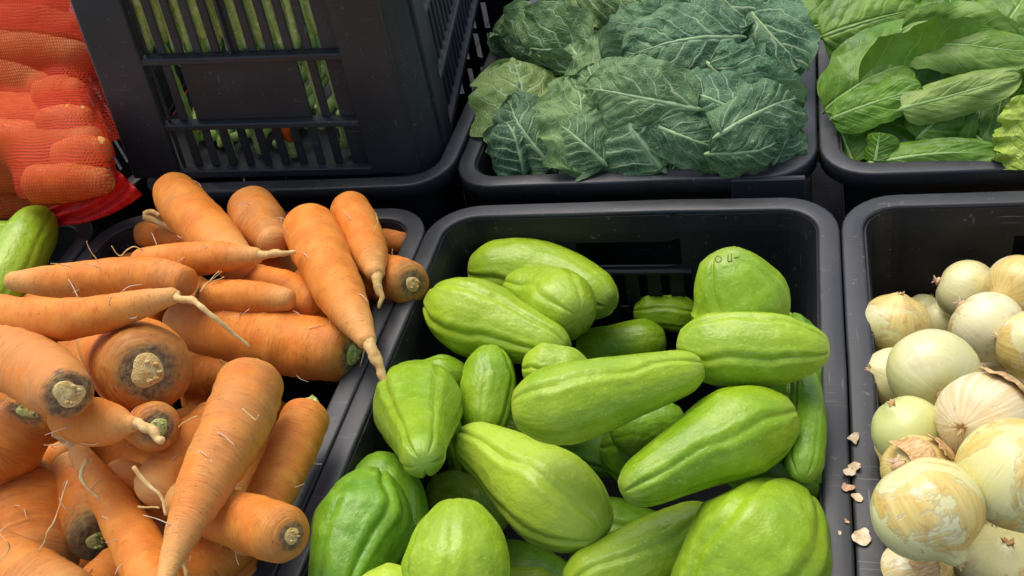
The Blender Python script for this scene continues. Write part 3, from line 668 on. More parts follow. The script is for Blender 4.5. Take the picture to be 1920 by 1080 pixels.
# carrots deep in the heap, of which only patches show
rf = random.Random(11)
for k, (x, y, an) in enumerate([(330, 540, .3), (520, 520, 1.2), (640, 600, .9), (420, 620, -.3), (150, 620, .4), (250, 620, 1.9), (60, 700, .1), (380, 740, 1.5), (240, 860, .6), (330, 880, 1.9), (60, 830, 2.4),
                                (200, 960, .2), (420, 930, 1.0), (330, 1030, .3), (130, 1040, 1.4), (480, 860, 2.0), (560, 660, .2), (450, 1060, .7), (250, 1120, .1), (20, 960, 1.2)]):
    l = 85; c, s_ = math.cos(an), math.sin(an)
    carrot('carrot buried deep in the heap under the other carrots', [(x - c * l, y - s_ * l, 44), (x, y, 40), (x + c * l, y + s_ * l, 26)], None, (rf.uniform(.2, .7), .0, .3), .9, (), 0, 100 + k, sink=.45,
           group='carrots buried in the heap')
carrots.d += .012
CR = [
 ('dark orange carrot at the bottom edge under the carrot with a straw cut end', [(330, 1105, 46), (400, 1050, 50), (470, 985, 44)], None, (.2, .0, .2)),
 ('small pinkish carrot wedged under the forked carrot near the bottom', [(330, 1005, 30), (290, 985, 34), (240, 950, 28)], None, (.8, .0, .1)),
 ('orange carrot passing beneath the long diagonal carrot', [(390, 960, 46), (300, 925, 42), (225, 895, 34)], None, (.15, .0, .2)),
 ('dusty carrot at the bottom edge between two bigger ones', [(180, 1110, 48), (230, 1060, 44), (290, 1040, 36)], None, (.5, .0, .2)),
 ('stout carrot in shadow behind the slim bright one', [(590, 572, 42), (530, 548, 42), (470, 528, 36)], None, (.35, .0, .2)),
 ('small carrot in the gap right of the big cut end', [(345, 700, 34), (385, 705, 36), (440, 700, 30)], None, (.6, .0, .1)),
 ('little brown carrot in the gap left of the big cut end', [(120, 640, 26), (150, 660, 34), (185, 690, 28)], None, (.7, .0, .5)),
 ('small carrot at the left edge below the pale blunt one', [(-40, 720, 34), (15, 738, 32), (60, 760, 24)], None, (.6, .0, .1)),
 ('vivid orange carrot half hidden left of the long diagonal carrot', [(400, 790, 42), (345, 845, 50), (300, 910, 46)], None, (.0, .0, .1)),
 ('short brown carrot at the back right corner of its crate', [(757, 458, 22), (725, 455, 26), (690, 452, 24)], None, (.6, .4, .5)),
 ('small carrot lying behind the others at the back left', [(270, 440, 24), (310, 438, 28), (370, 446, 26)], None, (.5, .0, .2), .85, [('tail', [(270, 405), (285, 398), (300, 404)], (.004, .003))]),
 ('round ended carrot facing the chayotes with a tan cut stem', [(762, 530, 44, .015), (730, 524, 46), (650, 505, 40)], ('tan', .40), (.3, .0, .55)),
 ('thick orange carrot lying across the middle with a green end', [(635, 662, 56), (560, 648, 60), (440, 622, 58), (350, 608, 46)], ('green', .42), (.25, .0, .35)),
 ('small carrot with a round cut end facing the viewer', [(292, 800, 46, .015), (280, 795, 46, -.01), (250, 775, 38, -.05)], ('green', .45), (.6, .0, .4)),
 ('short carrot pointing right with a hooked pale root', [(130, 778, 42), (180, 792, 46), (225, 795, 32), (245, 795, 16)], None, (.1, .0, .1), .85, [('tail', [(258, 795), (282, 806), (292, 822), (307, 828)], (.0034, .0022))]),
 ('big carrot seen end on with a yellow cut stem and dark scar', [(272, 692, 84, .015), (262, 684, 86, -.005), (232, 660, 74, -.045), (205, 640, 56, -.075)], ('straw', .42), (.1, .0, .5)),
 ('small tan carrot with a split tip at the left', [(45, 872, 36), (80, 868, 40), (112, 850, 22)], None, (.4, .0, .0), .85, [('tail', [(120, 838), (112, 820), (98, 806)], (.003, .0012)), ('tail', [(108, 868), (140, 898), (170, 922), (200, 962)], (.0024, .001))]),
 ('large green shouldered carrot at the lower left', [(35, 905, 60), (45, 960, 88), (60, 1050, 80)], ('scar', .3), (.5, .25, 1.0)),
 ('big bright carrot at the left edge with a green stem scar', [(32, 800, 60, .012), (10, 830, 72), (-40, 862, 68)], ('green', .42), (.05, .0, .35)),
 ('pale blunt carrot with a dry brown crown at the left', [(124, 735, 50, .02), (95, 715, 62, .005), (30, 670, 66), (-50, 622, 54)], ('tan', .62), (.85, .0, .15)),
 ('stubby tan carrot standing tip down at the back', [(473, 392, 46, -.01), (490, 425, 50), (511, 452, 32)], None, (.75, .0, .1)),
 ('smooth bright carrot at the back left touching the crate of beans', [(328, 362, 40, -.01), (345, 385, 46), (400, 445, 46), (440, 490, 38)], None, (.3, .0, .0)),
 ('carrot lying sideways with its pale root tip pointing right', [(265, 492, 26), (330, 488, 33), (420, 482, 29), (475, 480, 17)], None, (.55, .0, .1), .85, [('tail', [(500, 478), (525, 475), (553, 471)], (.0040, .0012)), ('x', [(268, 470), (250, 462), (225, 480), (210, 462)], (.0011, .0005)), ('x', [(420, 520), (395, 528), (415, 508)], (.0008, .0004))]),
 ('long carrot with a nipped left tip lying above the curved one', [(345, 528, 30), (290, 518, 38), (200, 522, 38), (90, 528, 30), (30, 527, 19)], None, (.55, .0, .1), .85, [('x', [(185, 492), (170, 472), (163, 452)], (.0008, .0004)), ('x', [(135, 503), (115, 496), (95, 493)], (.0008, .0004))]),
 ('long curved carrot lying across the left with a thin stringy root', [(0, 592, 40), (70, 602, 42), (180, 592, 37), (270, 568, 28), (318, 556, 17)], None, (.35, .0, .1), .85, [('tail', [(335, 560), (362, 562, .012), (380, 578, .020), (420, 612, .018), (468, 648, .012)], (.0028, .0008)), ('x', [(375, 548, .02), (395, 525, .016), (412, 508, .014)], (.0007, .0004))]),
 ('slim bright carrot whose green crown meets the curved carrot', [(392, 556, 30), (450, 556, 32), (500, 560, 30), (535, 562, 22)], ('green', .78), (.0, .0, .3)),
 ('carrot with a bent forked root beside the bright leaning one', [(657, 396, 38, -.01), (672, 425, 40), (692, 478, 36), (702, 508, 20)], None, (.45, .0, .1), .85, [('tail', [(706, 528), (712, 548), (716, 560), (710, 578)], (.0042, .0014)), ('x', [(704, 400), (708, 418), (700, 436)], (.0008, .0004))]),
 ('large leaning carrot whose root hangs over the rim to the chayotes', [(582, 428, 50, -.01), (600, 470, 53), (640, 555, 46), (668, 605, 32), (686, 636, 19)], None, (.35, .0, .0), .85, [('tail', [(696, 655), (708, 678), (716, 700), (726, 728), (712, 760)], (.0050, .0012)), ('x', [(684, 640), (682, 665), (676, 688)], (.0012, .0005)), ('x', [(706, 672), (722, 672)], (.0008, .0004))]),
 ('carrot with a grey green crown pointing down at the lower left', [(176, 1005, 46, .012), (165, 975, 48), (148, 915, 44), (135, 880, 36)], ('green', .50), (.6, .0, .95)),
 ('forked tipped carrot running down from the left to the bottom edge', [(300, 1120, 52), (272, 1050, 50), (220, 955, 40), (180, 895, 28), (150, 852, 20)], None, (.15, .0, .1), .85, [('tail', [(140, 840), (125, 824), (100, 812)], (.0042, .0024)), ('x', [(165, 862), (150, 895, .01), (185, 935, .01)], (.0024, .0012)), ('x', [(128, 902, .02), (100, 980, .03), (72, 1036, .03)], (.0009, .0006))]),
 ('pale pinkish carrot filling the bottom left corner', [(-40, 1050, 70), (30, 1085, 72), (110, 1125, 66)], None, (.85, .0, .0), .85, [('x', [(0, 1000, .01), (15, 1015, .012), (18, 1030, .01), (0, 1052, .01)], (.0008, .0005))]),
 ('carrot with a leafy green stub lying along the right wall of its crate', [(572, 785, 46), (545, 850, 47), (500, 940, 44), (460, 1010, 34)], ('stub', .42), (.25, .0, .1)),
 ('blunt carrot pointing right with a straw coloured cut end', [(530, 1000, 54, .01), (480, 985, 56), (410, 962, 50), (350, 940, 42)], ('tan', .34), (.6, .0, .3)),
 ('longest carrot of the heap lying diagonally in front and tapering to the bottom edge', [(468, 724, 62), (452, 775, 65), (415, 850, 58), (375, 925, 49), (344, 995, 34), (318, 1055, 21), (306, 1100, 14)], ('stub', .34), (.8, .0, .05), .85,
     [('x', [(250, 876), (275, 905), (300, 930), (310, 965)], (.0021, .0012)), ('x', [(258, 950), (300, 952)], (.0012, .0008)), ('x', [(340, 1045), (352, 1080)], (.003, .002)), ('x', [(455, 765), (480, 788), (487, 778)], (.0009, .0006)), ('x', [(370, 780), (345, 792), (335, 800)], (.0007, .0004))]),
]
for i, c in enumerate(CR):
    a = list(c); lab, K = a[0], a[1]; crown = a[2]; col = a[3]; flat = a[4] if len(a) > 4 else .85; roots = a[5] if len(a) > 5 else ()
    carrot(lab, K, crown, col, flat, roots, 4, i + 1)

# ------------------------------------------------------------------ chayotes
def make_chayote(label, K4, color, phase, seed, pucker=1.0, mark=False, group='green chayotes in the crates'):
    org = A(*K4[:, :3].mean(0)); org[2] = K4[:, 2].min() - K4[:, 3].max() * .5
    root = thing('chayote', label, 'chayote', org, group)
    seg = 156; C, R = body(K4, 66, .92, .85, 2.05)
    for k in range(14):                          # no ring where the rounded ends begin
        R[4:-4] = (R[3:-5] + 2 * R[4:-4] + R[5:-3]) / 4; C[4:-4] = (C[3:-5] + 2 * C[4:-4] + C[5:-3]) / 4
    T, N, B = frames(C)
    L = np.r_[0, np.cumsum(np.linalg.norm(np.diff(C, axis=0), axis=1))]; u = L / L[-1]
    # reference the furrows to the side that faces up, so that phase means the same for all
    up = -RW[2] * -1; a = np.linspace(0, 2 * np.pi, seg, endpoint=False)
    base = np.arctan2(B[len(B) // 2] @ RW[2], N[len(N) // 2] @ RW[2])
    dirs = np.cos(a)[None, :, None] * N[:, None] + np.sin(a)[None, :, None] * B[:, None]
    rr = random.Random(seed); g = 0
    wobble = noise(np.c_[u * 5, np.full(len(u), seed), np.zeros(len(u))], 1, 2) * .12 + noise(np.c_[u * 19, np.full(len(u), seed + .5), np.zeros(len(u))], 1, 4) * .025
    for k in range(5):
        ph = base + phase + k * 2 * np.pi / 5 + rr.uniform(-.16, .16)
        d = (a[None] - ph - wobble[:, None] + np.pi) % (2 * np.pi) - np.pi
        strength = rr.choice((.25, .6, .9, 1.1, 1.25))
        prof = (.075 + .16 * np.clip((.15 - u) / .15, 0, 1) ** 1.3 + .17 * np.clip((u - .84) / .16, 0, 1) ** 1.3 * pucker) * np.clip(np.minimum(u, 1 - u) / .012, .2, 1)
        fade = .35 + .65 * np.clip(np.abs(u - .42) / .40, 0, 1)
        wv = .045 * (1 + .9 * np.clip((np.abs(u - .5) - .3) / .2, 0, 1))[:, None]
        g = g - prof[:, None] * max(strength, .45) * fade[:, None] * (.60 * np.exp(-(np.abs(d) / wv) ** 1.2) * strength + .40 * np.exp(-(d / .20) ** 2)) + .034 * np.exp(-((np.abs(d) - .19) / .12) ** 2) * strength
    V0 = C[:, None] + R[:, None, None] * dirs
    lump = fbm(V0, 20, seed, 2) * .040 + noise(V0, 120, seed + 3) * .010 + noise(V0, 260, seed + 8) * .005
    V = C[:, None] + R[:, None, None] * dirs * (1 + g + lump)[..., None]
    o = mesh('fruit', V, grid_faces(len(C), seg, True), M_CHAY, root, org, grid_uv(len(C), seg, True, u), color=(*color, 1))
    t1 = nrm(C[-1] - C[-8]); h = C[-1]                          # stalk scar at the narrow end
    tube('stalk_scar', np.array([h - t1 * .006, h - t1 * .003, h - t1 * .0014]), A(.0036, .0033, .0018), M_CHAYLINE, root, org, 12, jit=.3)
    return root, org, V
chy = Heap((0, -.22, 1), (-.18, -.20, -.185), (-.36 + .016, -.016, -9, -.016))
def chayote(label, K, color=(0, 0, 0), phase=.3, flat=.85, seed=0, heap=chy, pucker=1.0, sink=.88):
    K = [(k[0], k[1], k[2] * 1.07, (k + (0,))[3]) for k in K]
    K4, s, near = heap.place(K, flat, sink)
    return make_chayote(label, K4, color, phase, seed, pucker)
rf = random.Random(5)
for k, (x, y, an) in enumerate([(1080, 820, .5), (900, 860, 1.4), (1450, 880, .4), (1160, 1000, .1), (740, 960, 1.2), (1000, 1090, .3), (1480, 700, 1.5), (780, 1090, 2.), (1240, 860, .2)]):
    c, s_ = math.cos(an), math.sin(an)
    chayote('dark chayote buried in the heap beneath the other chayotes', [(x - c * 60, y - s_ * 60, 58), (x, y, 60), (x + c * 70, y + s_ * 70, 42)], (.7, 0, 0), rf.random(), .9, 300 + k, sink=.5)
chy.d += .02
CH = [  # first point: broad end, last: narrow end
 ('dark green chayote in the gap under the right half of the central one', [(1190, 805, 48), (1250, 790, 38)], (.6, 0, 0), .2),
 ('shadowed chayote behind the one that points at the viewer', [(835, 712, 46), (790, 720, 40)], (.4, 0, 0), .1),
 ('small chayote lying low left of the upright one', [(1275, 588, 34), (1215, 586, 30)], (.15, 0, 0), .3),
 ('chayote peeping out behind the left end of the long right hand one', [(1210, 640, 40), (1110, 652, 34)], (.2, 0, 0), .2),
 ('chayote mostly hidden under the left end of the central one', [(985, 822, 50), (930, 812, 42)], (.25, 0, 0), .5),
 ('chayote peeping from behind the front ribbed one', [(905, 960, 52), (840, 925, 44)], (.35, 0, 0), .1),
 ('dark chayote wedged upright against the right wall of the crate', [(1508, 872, 34), (1514, 790, 32), (1510, 715, 25)], (.55, 0, 0), .2),
 ('long chayote at the back left of the crate', [(930, 506, 54), (985, 508, 56), (1060, 524, 50), (1118, 556, 44)], (.05, .2, 0), .52),
 ('short chayote with its cleft end turned to the viewer at the back', [(1058, 578, 62, .012), (1030, 562, 62), (985, 545, 46)], (.0, .35, 0), .15),
 ('chayote standing upright with faint scratched marks on top', [(1374, 535, 72, .025), (1386, 562, 86, .010), (1400, 640, 66, -.03)], (.15, .1, 0), .75),
 ('longest chayote lying to the right with a cleft tip at the wall', [(1330, 652, 62), (1400, 654, 66), (1480, 654, 60), (1512, 654, 46)], (.05, .25, 0), .28),
 ('broad chayote slanting at the left wall of the crate', [(855, 582, 62), (890, 596, 70), (960, 622, 56), (1035, 648, 38)], (.0, .30, 0), .42),
 ('slim chayote standing on end in the middle left', [(918, 690, 44), (916, 730, 49), (908, 792, 42)], (.25, .1, 0), .3, .5),
 ('chayote showing only its rounded top behind the central one', [(1022, 690, 44), (1070, 692, 38)], (.0, .3, 0), .1),
 ('glossy bright chayote lying across the centre of the crate', [(1024, 762, 66), (1070, 756, 72), (1180, 724, 56), (1284, 696, 40)], (.0, .15, 0), .50),
 ('knobbly chayote pointing its puckered tip at the viewer on the left', [(780, 735, 58, -.05), (785, 758, 80, -.03), (788, 802, 60, .01), (792, 836, 43, .045), (793, 855, 42, .06)], (.30, .1, 0), .35, .5),
 ('plump chayote lying below the long right hand one with a seam along it', [(1425, 796, 72), (1390, 808, 80), (1280, 864, 60), (1202, 906, 46)], (.15, .0, 0), .18),
 ('pale chayote in the centre front slanting down to the right', [(1075, 962, 74), (1035, 935, 84), (950, 870, 60), (890, 832, 42)], (.0, .75, 0), .45),
 ('dark green chayote in the lower left corner of the crate', [(688, 950, 74), (680, 985, 88), (640, 1090, 62)], (.75, .0, 0), -.4),
 ('yellow green chayote cut by the bottom edge beside the dark one', [(735, 1120, 60), (700, 1125, 50)], (.0, .8, 0), .3),
 ('small chayote just showing at the bottom edge between larger ones', [(1010, 1110, 42), (960, 1110, 40)], (.1, .3, 0), .3),
 ('ribbed chayote with a deep groove at the bottom edge', [(858, 1018, 82), (856, 1070, 94), (850, 1150, 76)], (.1, .2, 0), .05, .55),
 ('long chayote running along the bottom edge to the left', [(1310, 1000, 62), (1220, 1040, 64), (1105, 1085, 54)], (.05, .3, 0), .38),
 ('largest chayote at the bottom right with a glossy patch', [(1448, 1000, 104, .02), (1430, 1030, 126, .02), (1340, 1130, 90)], (.2, .15, 0), .95),
]
for i, c in enumerate(CH):
    a = list(c); fl = a[4] if len(a) > 4 else .85
    root, org, V = chayote(a[0], a[1], a[2], a[3], fl, i + 1)
    if 'scratched' in a[0]:
        # faint hand-scratched marks near the top: small strokes lying on the skin
        from mathutils.bvhtree import BVHTree
        bvh = BVHTree.FromPolygons(V.reshape(-1, 3).tolist(), grid_faces(V.shape[0], V.shape[1], True).tolist())
        strokes = [[(1347 + 5.5 * math.cos(t), 486 + 6 * math.sin(t)) for t in np.linspace(0, 6.28, 10)], [(1365, 478), (1365, 490), (1369, 490)], [(1371, 477), (1371, 490)], [(1376, 484), (1385, 482)]]
        for s_ in strokes:
            s_ = spline(np.array([(x, y, 0.) for x, y in s_]), 12); P = []
            for x, y, _ in s_:
                hit = bvh.ray_cast(Vector(CAM), Vector(ray(x, y)).normalized())[0]
                if hit is not None: P.append(np.array(hit) - nrm(ray(x, y)) * .0001)
            if len(P) < 3: continue
            P = np.array(P); tube('scratch_mark', P, np.full(len(P), .00045), M_CHAYLINE, root, org, 6)
far = Heap((0, -.35, 1), (-.9, -.05, -.012), None)
chayote('chayote behind the ribbed one at the far left edge', [(-40, 470, 50), (20, 455, 40)], (.0, .3, 0), .3, .85, 77, far)
chayote('ribbed light green chayote leaning at the far left edge', [(70, 418, 34, -.005), (58, 440, 42), (10, 525, 48), (-25, 580, 40)], (.0, .20, 0), .22, .7, 78, far)
for k, (x, y) in enumerate(((-60, 620), (-120, 520), (-60, 760), (-150, 700))):
    chayote('chayote in the crate cut off by the left edge', [(x, y, 56), (x - 60, y + 20, 44)], (.1, .2, 0), .3, .85, 80 + k, far)

# ------------------------------------------------------------------ onions
def make_onion(label, P, r, axis, color, neck, seed, flap=None, tuft=True):
    org = P - A(0, 0, r * .9); root = thing('onion', label, 'onion', org, 'pale onions in the crate')
    ax = nrm(A(*axis)); e = nrm(np.cross(ax, A(.3, .5, .8))); f = np.cross(ax, e)
    th = np.r_[np.linspace(0, np.pi, 44)]; seg = 72; a = np.linspace(0, 2 * np.pi, seg, endpoint=False)
    # profile: slightly flattened globe drawn out into a neck at the stem end
    rho = np.sin(th) ** .92; z = np.cos(th) * .90
    pinch = np.exp(-(th / .34) ** 2); z = z + pinch * .16 * neck; rho = rho * (1 - .25 * np.exp(-((th - .35) / .22) ** 2) * neck) + .05 * neck * np.exp(-(th / .12) ** 2)
    z = z + np.exp(-((np.pi - th) / .25) ** 2) * .05
    V = P + r * (z[:, None, None] * ax + rho[:, None, None] * (np.cos(a)[None, :, None] * e + np.sin(a)[None, :, None] * f))
    V = P + (V - P) * (1 + fbm(V, 18, seed, 2) * .022 + .012 * np.sin(a * 5 + seed)[None] * np.sin(th)[:, None] + .006 * noise(np.stack(np.broadcast_arrays(np.cos(a)[None] * 9, np.sin(a)[None] * 9, th[:, None] * .6 + seed), -1), 1, seed))[..., None]
    mesh('bulb', V, grid_faces(len(th), seg, True), M_ONION, root, org, grid_uv(len(th), seg, True), color=(*color, 1))
    rr = random.Random(seed); tip = P + ax * r * (.90 + .16 * neck)
    if tuft:
        for k in range(6):                       # dry wisps at the neck
            an = k * 1.05 + rr.random(); d = nrm(ax + .7 * (math.cos(an) * e + math.sin(an) * f))
            q = tip - ax * r * .10; tube('neck_wisp', np.array([q, q + d * r * .12, q + d * r * rr.uniform(.15, .30)]), r * A(.06, .045, .012), M_PAPER, root, org, 6)
        bt = P - ax * r * .93
        tube('root_plate', np.array([bt + ax * r * .06, bt, bt - ax * r * .03]), r * A(.16, .15, .08), M_FLAKE_P, root, org, 12, jit=.3)
        for k in range(9):
            an = k * .7; d = nrm(-ax + .9 * (math.cos(an) * e + math.sin(an) * f)); tube('root_hair', np.array([bt, bt + d * r * .08, bt + d * r * rr.uniform(.12, .22)]), [.0007, .0005, .0003], M_HAIR, root, org, 5)
    if flap:                                     # a curling piece of loose dry skin
        for (dv, wd, hg, lift) in flap:
            d = nrm(A(*dv)); s = nrm(np.cross(d, ax)); t2 = np.cross(s, d)
            nu, nv = 14, 18; uu = np.linspace(-1, 1, nu)[:, None]; vv = np.linspace(-1, 1, nv)[None]
            edge = 1 + .28 * noise(np.stack(np.broadcast_arrays(uu * 2, vv * 2, np.zeros((nu, nv)) + seed), -1), 1.5, seed)
            dirn = nrm(d + s * (vv * wd * edge)[..., None] + t2 * (uu * hg * edge)[..., None])
            rad = r * (1.02 + lift * np.clip(uu + .3, 0, 2) ** 1.5 + .05 * noise(dirn, 6, seed + 2))
            Vf = P + dirn * rad[..., None]
            o = mesh('loose_skin', Vf, grid_faces(nu, nv), M_PAPER, root, org, grid_uv(nu, nv, False)); md = o.modifiers.new('thickness', 'SOLIDIFY'); md.thickness = .0006
    return root
on = Heap((0, -.2, 1), (.18, -.20, -.185), (.0025 + .016, .3625 - .016, -9, -.016))
def px_dir(dx, dy, near): return RW.T @ nrm(A(dx, -dy, near))   # direction given as seen in the photograph
def onion(label, x, y, r, axis, color, neck=.6, seed=0, flap=None, sink=.90, **kw):
    K4, s, n = on.place([(x, y, r * 1.06, 0)], 1, sink)
    return make_onion(label, K4[0, :3], K4[0, 3], px_dir(*axis), color, neck, seed, flap, **kw)
rf = random.Random(9)
for k, (x, y) in enumerate(((1700, 640), (1800, 620), (1880, 640), (1760, 740), (1860, 740), (1690, 860), (1800, 870), (1900, 800), (1790, 970), (1900, 990), (1690, 980), (1780, 1090), (1940, 1080), (1980, 700), (1990, 900), (1970, 560))):
    onion('onion low in the heap glimpsed between the upper ones', x, y, 58, (rf.uniform(-1, 1), rf.uniform(-1, .3), .3), (.7, 0, 0), .4, 200 + k, sink=.5, tuft=False)
on.d += .02
ON = [
 ('small cream onion tucked behind the brown necked one', 1733, 580, 29, (.3, -.8, .3), (.25, .1, 0), .2),
 ('white onion sliver between the back onions', 1768, 603, 36, (.2, -.6, .6), (.0, .1, 0), .1),
 ('dull onion in the gap at the right centre', 1842, 700, 44, (.3, -.2, .7), (.7, 0, .3), .3),
 ('tan papery onion flattened behind the pinkish papery one', 1885, 722, 52, (-.3, -.6, .5), (.6, 0, 1.0), .3),
 ('cream striped onion at the back of the crate', 1812, 545, 55, (.9, .35, .3), (.25, .05, 0), .5),
 ('tan skinned onion at the right edge at the back', 1912, 540, 60, (-.8, .3, .4), (.85, 0, .1), .5),
 ('brown necked onion at the back left of the onions', 1679, 608, 58, (.0, -.9, .35), (.75, .1, .1), .6),
 ('shiny straw coloured onion below the striped one', 1850, 614, 65, (.5, .6, .4), (.42, .0, .1), .3),
 ('half hidden pale onion against the left wall of the crate', 1672, 706, 52, (-.85, -.3, .3), (.15, .1, .1), .5),
 ('yellow onion cut by the right edge', 1935, 648, 62, (.6, .2, .6), (.7, .0, .0), .3),
 ('smooth white peeled onion at upper left of the heap', 1748, 698, 78, (.1, -.5, -.8), (-.30, .10, 0), .2),
 ('greenish onion with a rooty top below the white one', 1702, 806, 62, (-.55, -.75, .3), (-.15, .5, 0), .6),
 ('brown skinned onion hidden behind the blotched pointed one', 1722, 884, 64, (-.6, -.3, .6), (.95, 0, .2), .4, [((-.1, -.1, 1.), .75, .35, .14), ((.55, .25, .7), .4, .4, .10)]),
 ('papery pinkish onion with creased skin right of the white one', 1845, 786, 84, (-.75, .1, .6), (.5, 0, 1.0), .3, [((.5, .5, .8), .6, .4, .06)]),
 ('dark dirty onion at the bottom edge of the crate', 1705, 1085, 60, (.6, -.5, .5), (.8, .0, .4), .4, [((.3, -.2, .9), .7, .3, .16)]),
 ('big onion at the right edge with a stained lower half', 1912, 890, 104, (.25, -.85, .45), (.45, .1, .0), .5),
 ('onion at the bottom right corner with faint stripes', 1882, 1068, 82, (-.2, -.75, .6), (.30, .2, .0), .5),
 ('large blotched onion with a pointed tip at lower left', 1737, 955, 96, (.42, .80, .35), (.48, .1, .0), 1.1),
]
for i, o in enumerate(ON): onion(o[0], *o[1:6], o[6], i + 1, o[7] if len(o) > 7 else None)
# the same heap goes on to the right, beyond the picture
src = [o for o in bpy.data.objects if o.get('category') == 'onion' and 'low in the heap' in o['label']][:8]
rf = random.Random(4)
for L_, z in enumerate((-.125, -.078, -.030)):
    for ix in range(4):
        for iy in range(9):
            x = .150 + .051 * ix + .012 * (L_ % 2) + rf.uniform(-.006, .006); y = -.055 - .054 * iy + .02 * (ix % 2) + rf.uniform(-.006, .006)
            if x > .325 or (L_ == 2 and x < .165): continue
            o = src[rf.randrange(8)]; r = o.copy(); COL.objects.link(r); r.location = Vector((x, y, z - .025 + .02 * math.sin(iy * .9))); r.scale = (1.15,) * 3; r['label'] = 'onion in the right hand part of the onion crate'
            for ch in o.children: c = ch.copy(); COL.objects.link(c); c.parent = r
# scraps of dry skin lying on the two rims
def flake(label, x, y, w_, h_, rot, mat, z=.0035, seed=0, name='skin_flake', curl=.35):
    P = at(x, y, z); k = px_size(P); rr = random.Random(seed); nu, nv = 7, 8
    u = np.linspace(-1, 1, nu)[:, None]; v = np.linspace(-1, 1, nv)[None]; ca, sa = math.cos(rot), math.sin(rot)
    e = 1 + .45 * noise(np.stack(np.broadcast_arrays(u * 1.3, v * 1.3, np.full((nu, nv), seed * 3.7)), -1), 1, seed)
    X = u * w_ * k * e * .44 * np.sqrt(1 - v * v * .6); Y = v * h_ * k * e / 2 * np.sqrt(1 - u * u * .5) / .68
    Zz = curl * (u * u) * w_ * k * .35 + .0012 * noise(np.stack([X, Y, X * 0], -1), 300, seed)
    V = np.stack([P[0] + X * ca - Y * sa, P[1] + X * sa + Y * ca, P[2] + Zz - .0022], -1)
    root = thing(name, label, 'onion skin', (P[0], P[1], .0005)); o = mesh('scrap', V, grid_faces(nu, nv)[:, ::-1], mat, root, (P[0], P[1], .0005)); md = o.modifiers.new('thickness', 'SOLIDIFY'); md.thickness = .0003
flake('cream skin scrap on the onion crate rim, topmost of the row', 1601, 818, 24, 18, .2, M_FLAKE, seed=1)
flake('flat cream skin scrap touching a second one on the rim', 1602, 870, 26, 12, -.1, M_FLAKE, seed=2)
flake('cream skin scrap straddling the gap just below the flat one', 1591, 882, 24, 14, .1, M_FLAKE, seed=3, z=.0045)
flake('pinkish brown elongated skin scrap over the gap between rims', 1589, 911, 30, 13, -.45, M_FLAKE_P, seed=4)
flake('tiny crumpled cream skin scrap beside the pinkish one', 1609, 928, 20, 15, .5, M_FLAKE, seed=5)
flake('small curled reddish thread of skin on the chayote crate rim', 1588, 972, 14, 5, -.8, M_FLAKE_P, seed=6)
flake('largest pale skin scrap on the rims near the bottom', 1616, 1002, 40, 24, .25, M_FLAKE, seed=7)
flake('tiny white crumb on the rim left of the largest scrap', 1575, 994, 7, 6, 0, M_FLAKE, seed=8)

